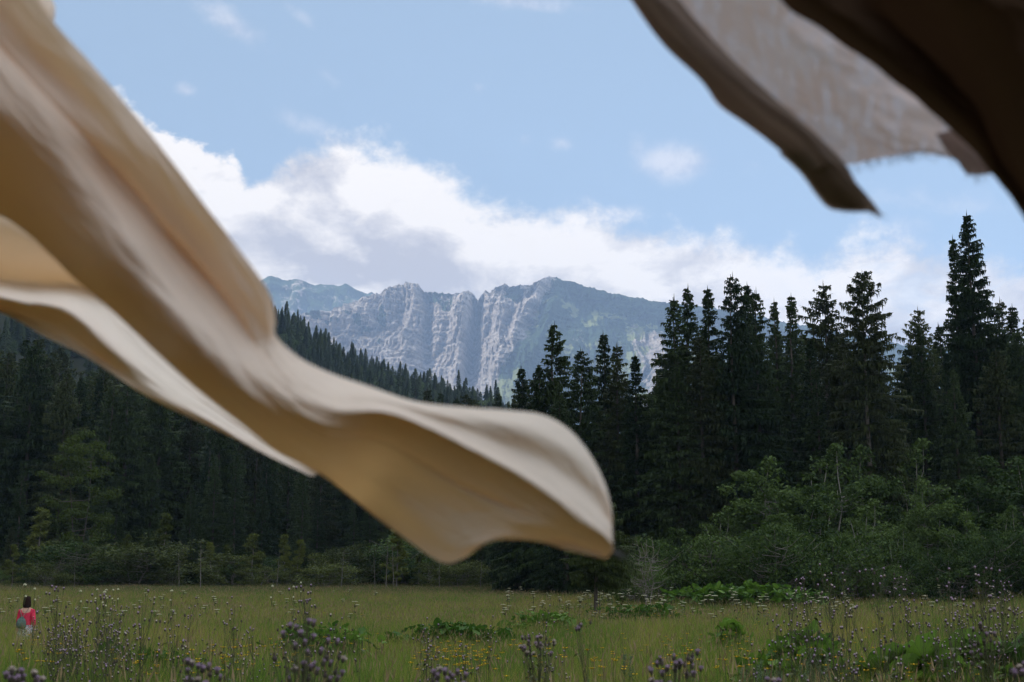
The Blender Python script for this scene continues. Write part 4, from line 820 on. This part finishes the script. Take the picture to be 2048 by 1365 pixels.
# main roll, station by station from the upper left to the tip; across = top edge .. bottom edge
A1 = [
 [(-60, -200, 1.52), (-70, -190, 1.45), (-110, -150, 1.42), (-150, -110, 1.37), (-200, -60, 1.33), (-240, 0, 1.32), (-280, 100, 1.36), (-300, 170, 1.46)],
 [(82, 12, 1.52), (30, 42, 1.45), (-15, 80, 1.43), (-50, 118, 1.40), (-95, 165, 1.34), (-125, 215, 1.33), (-145, 262, 1.38), (-155, 302, 1.48)],
 [(190, 136, 1.50), (150, 165, 1.45), (110, 200, 1.425), (75, 250, 1.405), (40, 300, 1.35), (5, 350, 1.34), (-40, 385, 1.40), (-65, 400, 1.50)],
 [(310, 280, 1.49), (262, 300, 1.45), (215, 330, 1.43), (180, 370, 1.39), (135, 420, 1.345), (95, 450, 1.35), (55, 470, 1.41), (55, 455, 1.52)],
 [(405, 405, 1.48), (355, 420, 1.45), (310, 450, 1.43), (270, 480, 1.38), (230, 515, 1.35), (190, 545, 1.37), (150, 560, 1.44), (155, 545, 1.54)],
 [(475, 495, 1.48), (440, 515, 1.45), (400, 535, 1.42), (360, 560, 1.38), (320, 595, 1.36), (280, 625, 1.385), (240, 640, 1.46), (245, 632, 1.56)],
 [(535, 580, 1.48), (510, 610, 1.445), (470, 630, 1.41), (430, 655, 1.385), (390, 690, 1.37), (355, 710, 1.40), (325, 720, 1.47), (330, 712, 1.57)],
 [(551, 640, 1.46), (535, 668, 1.43), (510, 690, 1.40), (480, 712, 1.385), (450, 745, 1.385), (425, 772, 1.42), (405, 788, 1.48), (410, 786, 1.56)],
 [(552, 672, 1.455), (548, 700, 1.425), (540, 725, 1.405), (528, 750, 1.395), (515, 785, 1.41), (500, 820, 1.44), (488, 850, 1.48), (492, 856, 1.53)],
 [(600, 716, 1.475), (598, 742, 1.435), (592, 768, 1.41), (585, 798, 1.40), (575, 835, 1.42), (562, 870, 1.445), (552, 898, 1.475), (556, 905, 1.50)],
 [(665, 748, 1.50), (668, 772, 1.45), (668, 800, 1.415), (662, 835, 1.415), (655, 870, 1.43), (645, 905, 1.45), (635, 938, 1.47), (640, 948, 1.485)],
]
def roll(C, keys):
    """C: centre-line stations with px,py across; keys[station] = slope of depth against height at u = 0, .15, .3, .4, .55, .7, .85, 1 (+ faces down)"""
    out = []; uk = np.array([0, .15, .3, .4, .55, .7, .85, 1.0]); uu = np.linspace(0, 1, 41)
    for si, (row, kk) in enumerate(zip(C, keys)):
        r_ = np.array(row, float); seg = np.r_[0, np.cumsum(np.hypot(*np.diff(r_[:, :2], axis=0).T))]; L = seg[-1]; seg = seg / L
        rho = .4 if len(kk) == 8 else seg[3]; sp = np.where(uu < .4, rho * uu / .4, rho + (1 - rho) * (uu - .4) / .6); x = np.interp(sp, seg, r_[:, 0]); y = np.interp(sp, seg, r_[:, 1]); sl = np.interp(uu, uk, kk) if len(kk) == 8 else np.where(uu < .4, np.interp(uu, [0, .2, .4], kk[1:4]), np.interp(uu, [.4, .7, 1], kk[4:7])); d_ = np.r_[0, np.cumsum((sl[1:] + sl[:-1]) / 2 * np.diff(sp))] * L / FPX * 1.4
        d_ = d_ - d_.min() + min(r_[:, 2]); q_ = [(a, b, c) for a, b, c in zip(x, y, d_)]; (ax, ay, ad), (bx, by, bd) = q_[0], q_[-1]; w_ = (1, 1, 1, 1, 1, 1, 1, .9, .7, .4, .15)[si] if si < 11 else 0
        for u in (.02, .1, .25, .45, .65, .85, .97): u = u * w_; q_.append((bx + (ax - bx) * (.05 * w_ + .9 * u), by + (ay - by) * (.05 * w_ + .9 * u), bd + (ad - bd) * u + w_ * .07 * math.sin(math.pi * (u * .9 + .08)) + .01 * w_))
        out.append(q_)
    return out
KA = [[0, 1.0, -.3, -.5, .2, 1.2, 2.2, 3.6]] * 2 + [[-.2, 1.1, -1.1, -.2, 1.3, 2.6, 4.0, 6], [-.1, .3, 1.4, -1.4, .3, 2.2, 4.2, 6.5], [0, .2, 1.1, -1.9, -.6, 1.8, 4.2, 6.5], [0, .3, .8, -1.8, -1.7, 1.0, 3.8, 6.0], [0, .3, .3, -1.8, -1.8, .5, 2.2, 4.2], [-.2, .1, -.9, -2.0, -1.4, .6, 2.2, 4.0], [-.8, -1.2, -1.6, -1.4, -.2, 1.1, 2.2, 3.4], [-2.0, -2.0, -1.5, -.4, .8, 1.5, 2.0, 2.6], [-3, -3, -2.0, .2, 1.5, 1.9, 1.9, 2.0]]
KB = [(.27, -3.4, -2.8, -2.4, 2.2, 1.5, 1.6), (.28, -3.2, -1.6, -2.8, 1.9, .8, .6), (.29, -2.8, -.6, -3.0, 1.6, .3, .3), (.40, -2.4, .1, -3.0, 1.3, .1, .2), (.53, -2.0, -.2, -2.8, 1.2, .0, .3), (.63, -1.6, -.4, -2.4, 1.5, .4, .6), (.65, -1.2, -.8, -1.8, 1.3, .4, .6), (.63, -.9, -.9, -1.2, 1.0, .5, .6), (.5, -.5, -.5, -.5, .5, .5, .5)]
# lower wing: crease line divides a lit upper panel from a shaded lower one
A2 = [
 [(665, 748, 1.500), (667, 765, 1.462), (668, 785, 1.43), (668, 800, 1.415), (664, 822, 1.412), (659, 850, 1.424), (652, 880, 1.437), (645, 905, 1.450), (640, 925, 1.462), (636, 946, 1.48)],
 [(740, 773, 1.56), (750, 790, 1.50), (760, 806, 1.455), (768, 826, 1.425), (762, 850, 1.432), (754, 880, 1.446), (745, 912, 1.456), (735, 950, 1.466), (724, 985, 1.476), (712, 1002, 1.486)],
 [(830, 802, 1.62), (842, 812, 1.54), (852, 830, 1.475), (858, 858, 1.44), (848, 886, 1.450), (838, 918, 1.462), (826, 950, 1.468), (812, 995, 1.477), (800, 1040, 1.484), (790, 1062, 1.49)],
 [(930, 814, 1.66), (945, 830, 1.575), (950, 858, 1.505), (952, 905, 1.455), (940, 930, 1.464), (928, 960, 1.475), (915, 990, 1.477), (900, 1045, 1.486), (890, 1095, 1.492), (878, 1122, 1.498)],
 [(1015, 820, 1.69), (1032, 845, 1.605), (1035, 882, 1.54), (1045, 955, 1.47), (1030, 972, 1.478), (1012, 990, 1.486), (990, 1015, 1.49), (968, 1055, 1.495), (948, 1085, 1.50), (925, 1118, 1.51)],
 [(1090, 830, 1.70), (1102, 872, 1.63), (1105, 920, 1.58), (1118, 1005, 1.485), (1104, 1018, 1.490), (1088, 1032, 1.496), (1066, 1045, 1.50), (1040, 1060, 1.505), (1012, 1072, 1.51), (985, 1082, 1.52)],
 [(1148, 868, 1.68), (1158, 915, 1.63), (1160, 965, 1.58), (1168, 1048, 1.50), (1157, 1056, 1.504), (1144, 1062, 1.508), (1126, 1068, 1.512), (1108, 1074, 1.515), (1090, 1082, 1.52), (1072, 1083, 1.525)],
 [(1196, 935, 1.62), (1198, 972, 1.59), (1198, 1018, 1.56), (1204, 1072, 1.51), (1196, 1078, 1.513), (1186, 1082, 1.516), (1172, 1086, 1.519), (1158, 1092, 1.522), (1146, 1098, 1.526), (1134, 1100, 1.53)],
 [(1222, 1010, 1.57), (1222, 1035, 1.56), (1222, 1060, 1.545), (1222, 1088, 1.52), (1216, 1090, 1.522), (1210, 1094, 1.524), (1204, 1098, 1.526), (1198, 1102, 1.528), (1192, 1107, 1.532), (1186, 1112, 1.536)],
 [(1224, 1085, 1.55), (1225, 1092, 1.548), (1226, 1098, 1.54), (1226, 1104, 1.53), (1224, 1106, 1.53), (1222, 1108, 1.53), (1220, 1110, 1.53), (1218, 1112, 1.53), (1216, 1114, 1.534), (1214, 1118, 1.54)],
]
NU = 520; sh1 = cloth_verts(roll(A1 + A2[1:], KA + KB), NU, 260, .0010, 5)
st_, uu = np.meshgrid(np.linspace(0, len(A1 + A2) - 2, NU), np.linspace(0, 47 / 40, 260), indexing='ij'); tt = np.clip((st_ - 10) / 9, 0, 1)
fr = sstep(tt * 5) * sstep((1 - tt) * 5) * (uu < 1)                       # soft folds fanning out to the tip, one fine crease along the shaded panel
sh1[..., 1] += fr * (.006 * np.sin(uu * 6.28 * 4.2 + tt * 3.0) * sstep((.37 - uu) * 9) + .003 * np.sin(uu * 6.28 * 3.2 - tt * 4 + 1) * sstep((uu - .5) * 6))
sh1[..., 1] += .006 * np.exp(-((uu - .56 - .08 * tt) / .013) ** 2) * sstep((st_ - 9) * .6) * sstep((15.5 - st_) * .6) + .006 * np.exp(-((uu - .30) / .02) ** 2) * sstep((8 - st_) * .5)
# back layer of the same cloth below the roll
A3 = [
 [(-260, 200, 1.62), (-260, 350, 1.635), (-260, 500, 1.70), (-260, 525, 1.70), (-260, 552, 1.60), (-260, 572, 1.63), (-260, 590, 1.62)],
 [(-60, 330, 1.62), (-60, 440, 1.635), (-60, 530, 1.70), (-60, 552, 1.70), (-60, 584, 1.60), (-60, 602, 1.63), (-60, 614, 1.62)],
 [(60, 400, 1.63), (50, 480, 1.64), (42, 556, 1.70), (38, 574, 1.695), (30, 598, 1.605), (20, 620, 1.64), (12, 630, 1.632)],
 [(175, 500, 1.67), (168, 540, 1.67), (160, 572, 1.70), (152, 590, 1.68), (136, 622, 1.61), (104, 656, 1.65), (88, 672, 1.642)],
 [(270, 600, 1.72), (260, 622, 1.70), (248, 645, 1.68), (236, 668, 1.66), (222, 695, 1.62), (194, 712, 1.65), (178, 718, 1.642)],
 [(370, 700, 1.72), (362, 718, 1.705), (350, 738, 1.69), (338, 758, 1.67), (325, 776, 1.65), (308, 786, 1.642), (292, 792, 1.650)],
 [(470, 790, 1.70), (465, 803, 1.69), (458, 818, 1.68), (448, 832, 1.67), (438, 843, 1.655), (425, 850, 1.65), (408, 848, 1.652)],
 [(560, 870, 1.68), (556, 879, 1.675), (550, 887, 1.67), (542, 896, 1.665), (535, 902, 1.655), (525, 906, 1.65), (508, 896, 1.655)],
 [(650, 930, 1.66), (645, 937, 1.655), (640, 943, 1.65), (634, 948, 1.65), (628, 952, 1.65), (620, 952, 1.65), (604, 944, 1.65)],
]
sh3 = cloth_verts(exag(A3, 1.35, .30), 170, 140, .0015, 25)
# rolled upper hem at the top left corner
A4 = [[(60, -150, 1.62), (100, -140, 1.60), (140, -110, 1.60), (160, -60, 1.62)], [(0, -60, 1.62), (40, -50, 1.59), (80, -40, 1.585), (105, -20, 1.61)], [(20, 10, 1.62), (55, 12, 1.59), (90, 14, 1.585), (112, 18, 1.61)], [(60, 60, 1.62), (80, 60, 1.60), (95, 58, 1.595), (108, 52, 1.61)]]
sh4 = cloth_verts(A4, 60, 40, .001, 35)
lc = sheets('blowing_cloth', [sh1, sh3, sh4], M_cream)
tag(lc, 'cream linen cloth billowing in the wind across the left and middle', 'cloth')
# small dark tie at the cloth tip
g = Geo(); rg = np.random.default_rng(3); p0 = at(1226, 1104, 1.535); p1 = at(1243, 1112, 1.54)
for k in range(16):
    a_ = rg.normal(0, .0016, 3); g.tube([p0 + a_ * .3, (p0 + p1) / 2 + a_ + [0, 0, -.0005], p1 + rg.normal(0, .0025, 3)], [.0007, .0006, .0004], 4)
tag(mobj('tassel', g.mesh('tassel', [fabric('grey_thread', (.16, .16, .16), (.09, .09, .09))], True)), 'small frayed grey tassel at the right tip of the cream cloth', 'tassel')

# right hand cloths
M_gauze = cloth_mat('gauze', (.56, .48, .45), (.70, .57, .53), .62, 420, .86, (.52, .37, .30), 9)
B1 = [
 [(1215, -60, 1.30), (1240, -70, 1.27), (1265, -75, 1.26), (1310, -75, 1.27), (1400, -70, 1.30), (1500, -70, 1.33), (1620, -60, 1.34)],
 [(1262, 0, 1.30), (1285, -4, 1.27), (1312, -6, 1.26), (1350, -6, 1.275), (1440, 0, 1.30), (1550, 20, 1.33), (1680, 40, 1.34)],
 [(1325, 88, 1.31), (1350, 78, 1.28), (1378, 66, 1.27), (1410, 66, 1.285), (1500, 72, 1.31), (1610, 85, 1.34), (1740, 105, 1.35)],
 [(1400, 160, 1.32), (1425, 150, 1.29), (1450, 138, 1.28), (1485, 140, 1.295), (1570, 142, 1.32), (1680, 150, 1.35), (1800, 165, 1.36)],
 [(1440, 212, 1.33), (1475, 196, 1.30), (1505, 186, 1.29), (1540, 190, 1.305), (1620, 200, 1.33), (1740, 205, 1.36), (1860, 215, 1.37)],
 [(1500, 255, 1.34), (1530, 240, 1.31), (1562, 232, 1.30), (1600, 240, 1.315), (1680, 250, 1.34), (1800, 262, 1.37), (1920, 268, 1.38)],
 [(1560, 302, 1.35), (1590, 285, 1.32), (1620, 280, 1.31), (1655, 295, 1.325), (1730, 298, 1.35), (1840, 296, 1.375), (1960, 305, 1.39)],
 [(1605, 345, 1.36), (1635, 335, 1.33), (1660, 325, 1.32), (1690, 332, 1.335), (1760, 318, 1.36), (1865, 308, 1.38), (1985, 345, 1.40)],
]
s1 = cloth_verts(B1, 150, 110, .0010, 45)
B2 = [[(1560, 302, 1.35), (1590, 292, 1.325), (1620, 285, 1.312), (1652, 292, 1.322)], [(1605, 345, 1.36), (1635, 333, 1.335), (1665, 322, 1.322), (1694, 337, 1.332)], [(1632, 382, 1.365), (1660, 365, 1.34), (1690, 352, 1.33), (1716, 368, 1.34)], [(1662, 413, 1.37), (1690, 396, 1.35), (1718, 382, 1.34), (1742, 398, 1.345)], [(1700, 420, 1.37), (1722, 420, 1.36), (1745, 420, 1.35), (1768, 434, 1.35)]]
s2 = cloth_verts(B2, 70, 50, .0008, 55)
B3 = [[(1870, 268, 1.375), (1900, 262, 1.37), (1935, 268, 1.37), (1965, 290, 1.38)], [(1895, 305, 1.38), (1925, 298, 1.37), (1955, 305, 1.37), (1980, 325, 1.38)], [(1920, 330, 1.385), (1942, 330, 1.375), (1965, 335, 1.375), (1982, 346, 1.385)], [(1935, 350, 1.39), (1950, 350, 1.385), (1964, 350, 1.385), (1976, 350, 1.39)]]
s3 = cloth_verts(B3, 40, 40, .0008, 65)
# hem: a folded double band along the left edge
hem = [[c for c in row[:3]] + [(row[3][0] + 6, row[3][1] + 4, row[3][2] - .004)] for row in B1]; hem = [[(a, b, c - .012) for a, b, c in row] for row in hem]
M_hem = cloth_mat('hem_cloth', (.22, .17, .14), (.28, .20, .15), .35)
gz = empty('gauze_cloth', at(1500, 100, 1.32)); tag(gz, 'frayed grey brown gauze cloth blowing in at the top right with a dark folded hem', 'cloth')
mi = Matrix.Translation(gz.location).inverted(); o1 = sheets('gauze_panel', [s1], M_gauze, gz); o1.matrix_parent_inverse = mi
o2 = sheets('folded_hem', [cloth_verts(hem, 150, 30, .0006, 75), s2, s2 + np.array([0, .008, 0])], M_hem, gz); o2.matrix_parent_inverse = mi
o3 = sheets('corner', [s3], cloth_mat('corner_cloth', (.24, .18, .16), (.28, .20, .17), .5), gz); o3.matrix_parent_inverse = mi
g = Geo(); rg = np.random.default_rng(33)
for k in range(110):
    u = rg.random(); row = np.array([[1690, 345], [1735, 326], [1790, 315], [1850, 306], [1910, 318], [1945, 350], [1975, 350]], float); pp = cr_interp(row, np.array([u * 6]))[0]; p = at(pp[0], pp[1] - 6, 1.372 + rg.normal(0, .002)); L = rg.uniform(.004, .013)
    g.tube([p, p + [rg.normal(0, .002), 0, -L * .5], p + [rg.normal(0, .004), 0, -L]], [.0003, .00028, .0002], 3)
for k in range(26):
    u = rg.random(); pp = cr_interp(np.array([[1662, 408], [1690, 418], [1720, 416], [1768, 432]], float), np.array([u * 3]))[0]; p = at(pp[0], pp[1] - 4, 1.36); g.tube([p, p + [rg.normal(0, .003), 0, -rg.uniform(.004, .009)]], [.0003, .0002], 3)
o4 = mobj('fringe', g.mesh('fringe', [fabric('loose_thread', (.20, .17, .15), (.12, .10, .09))]), gz); o4.matrix_parent_inverse = mi
M_shaded_drape = cloth_mat('shaded_drape_cloth', (.060, .036, .022), (.08, .04, .02), .14)  # shade on the unlit drape is put into this dark brown
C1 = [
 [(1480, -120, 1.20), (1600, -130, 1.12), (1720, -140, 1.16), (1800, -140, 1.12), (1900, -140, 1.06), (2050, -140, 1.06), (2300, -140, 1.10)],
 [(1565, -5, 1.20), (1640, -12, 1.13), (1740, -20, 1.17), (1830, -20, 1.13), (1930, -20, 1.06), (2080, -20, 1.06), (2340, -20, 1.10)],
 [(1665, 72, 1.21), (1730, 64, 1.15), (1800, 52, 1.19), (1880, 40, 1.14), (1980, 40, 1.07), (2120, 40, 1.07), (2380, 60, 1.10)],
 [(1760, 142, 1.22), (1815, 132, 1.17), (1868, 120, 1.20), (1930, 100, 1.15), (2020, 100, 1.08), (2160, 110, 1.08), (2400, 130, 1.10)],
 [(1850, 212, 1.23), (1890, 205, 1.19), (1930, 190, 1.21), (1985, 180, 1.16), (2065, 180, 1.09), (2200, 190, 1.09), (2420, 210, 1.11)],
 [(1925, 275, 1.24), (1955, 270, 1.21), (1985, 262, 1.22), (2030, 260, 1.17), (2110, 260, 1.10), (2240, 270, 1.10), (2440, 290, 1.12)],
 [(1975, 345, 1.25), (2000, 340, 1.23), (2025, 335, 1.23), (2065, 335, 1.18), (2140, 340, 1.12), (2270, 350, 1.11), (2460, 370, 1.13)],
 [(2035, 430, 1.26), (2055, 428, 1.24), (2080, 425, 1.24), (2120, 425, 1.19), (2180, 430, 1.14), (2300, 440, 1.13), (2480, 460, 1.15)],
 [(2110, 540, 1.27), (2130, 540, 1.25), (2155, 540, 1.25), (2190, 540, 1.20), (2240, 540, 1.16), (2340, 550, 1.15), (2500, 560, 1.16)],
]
# drape plus added unseen awning behind the viewer, blocking sky light off the cloths
rg = np.random.default_rng(90); ux, uy = np.meshgrid(np.linspace(-2.9, 2.9, 80), np.linspace(0, 1, 60)); v_ = uy * 5.2
blk_y = np.where(v_ < 3.2, .10 - v_, -3.10); blk_z = np.where(v_ < 3.2, 2.45 + .25 * np.sin(v_ * 1.0), 2.45 - (v_ - 3.2) * 1.15) + .05 * fbm(ux * 1.3, v_ * 1.3, 91, 3) - np.clip(np.abs(ux) - 1.5, 0, 9) ** 2 * 1.15; blk_z = np.maximum(blk_z, .05 + .04 * np.sin(ux * 9 + v_ * 7))
dk = sheets('drape_and_blocker', [cloth_verts(C1, 130, 90, .002, 85), np.stack([ux, blk_y, blk_z], -1)], M_shaded_drape); tag(dk, 'drape over the top right corner, shade put into its dark brown, with added unseen awning', 'drape')

# ------------------------------------------------------------------ cloud over the mountain's sunny side (beyond the left of the view)
def cloud(name, c, r, n, seed, label):
    rg = np.random.default_rng(seed); g = Geo()
    for k in range(n):
        p = rg.normal(0, .45, 3) * r; p[2] = abs(p[2]) * .8; rr_ = rg.uniform(.16, .34) * min(r[0], r[1]); th = np.linspace(0, np.pi, 14)[:, None]; ph = (np.arange(22) * 2 * np.pi / 22)[None]
        rn = 1 + .28 * (fbm(ph * 1.6 + th * 0 + k * 7, th * 2.2 + ph * 0, seed + k, 4) - .5); rn[:, -1] = (rn[:, 0] + rn[:, -2]) / 2
        v = np.stack([np.sin(th) * np.cos(ph) * rn, np.sin(th) * np.sin(ph) * rn, np.cos(th) * np.ones_like(ph) * .55 * rn], -1) * rr_ + p; i, j = np.meshgrid(np.arange(13), np.arange(22), indexing='ij'); j2 = (j + 1) % 22
        g.add(v.reshape(-1, 3), np.stack([i * 22 + j, (i + 1) * 22 + j, (i + 1) * 22 + j2, i * 22 + j2], -1).reshape(-1, 4))
    def cm(n_):
        p = n_.n('ShaderNodeBsdfDiffuse'); p.inputs[0].default_value = (.9, .9, .9, 1); tr = n_.n('ShaderNodeBsdfTranslucent'); tr.inputs[0].default_value = (.9, .9, .9, 1); ms = n_.n('ShaderNodeMixShader'); ms.inputs[0].default_value = .5
        n_.t.links.new(p.outputs[0], ms.inputs[1]); n_.t.links.new(tr.outputs[0], ms.inputs[2]); return ms.outputs[0]
    o = mobj(name, g.mesh(name, [mat(name + '_vapour', cm)], True)); o.location = c; o.rotation_euler[2] = -SUN_AZ - R(90); return tag(o, label, kind='structure')
def toward_sun(p, dist): return tuple(np.array(p, float) + np.array(sdir) * dist)
cloud('cloud', toward_sun((-330, 4850, 1255), 3600), (330, 1150, 120), 60, 5, None)

# ------------------------------------------------------------------ haze
bm = bmesh.new(); bmesh.ops.create_cube(bm, size=1); me = bpy.data.meshes.new('haze'); bm.to_mesh(me); bm.free()
hz = mobj('haze', me); hz.scale = (7000, 11000, 1400); hz.location = (0, 4300, 1400 / 2 - 20); tag(hz, 'thin blue air haze filling the valley', 'haze', kind='stuff')
hm = bpy.data.materials.new('haze'); hm.use_nodes = True; tr = hm.node_tree; tr.nodes.clear(); pv = tr.nodes.new('ShaderNodeVolumePrincipled'); om = tr.nodes.new('ShaderNodeOutputMaterial')
pv.inputs['Color'].default_value = (.48, .67, 1.0, 1); pv.inputs['Density'].default_value = 1.1e-4; pv.inputs['Anisotropy'].default_value = .1
tr.links.new(pv.outputs[0], om.inputs['Volume']); me.materials.append(hm)
print('spruces', n_spruce)
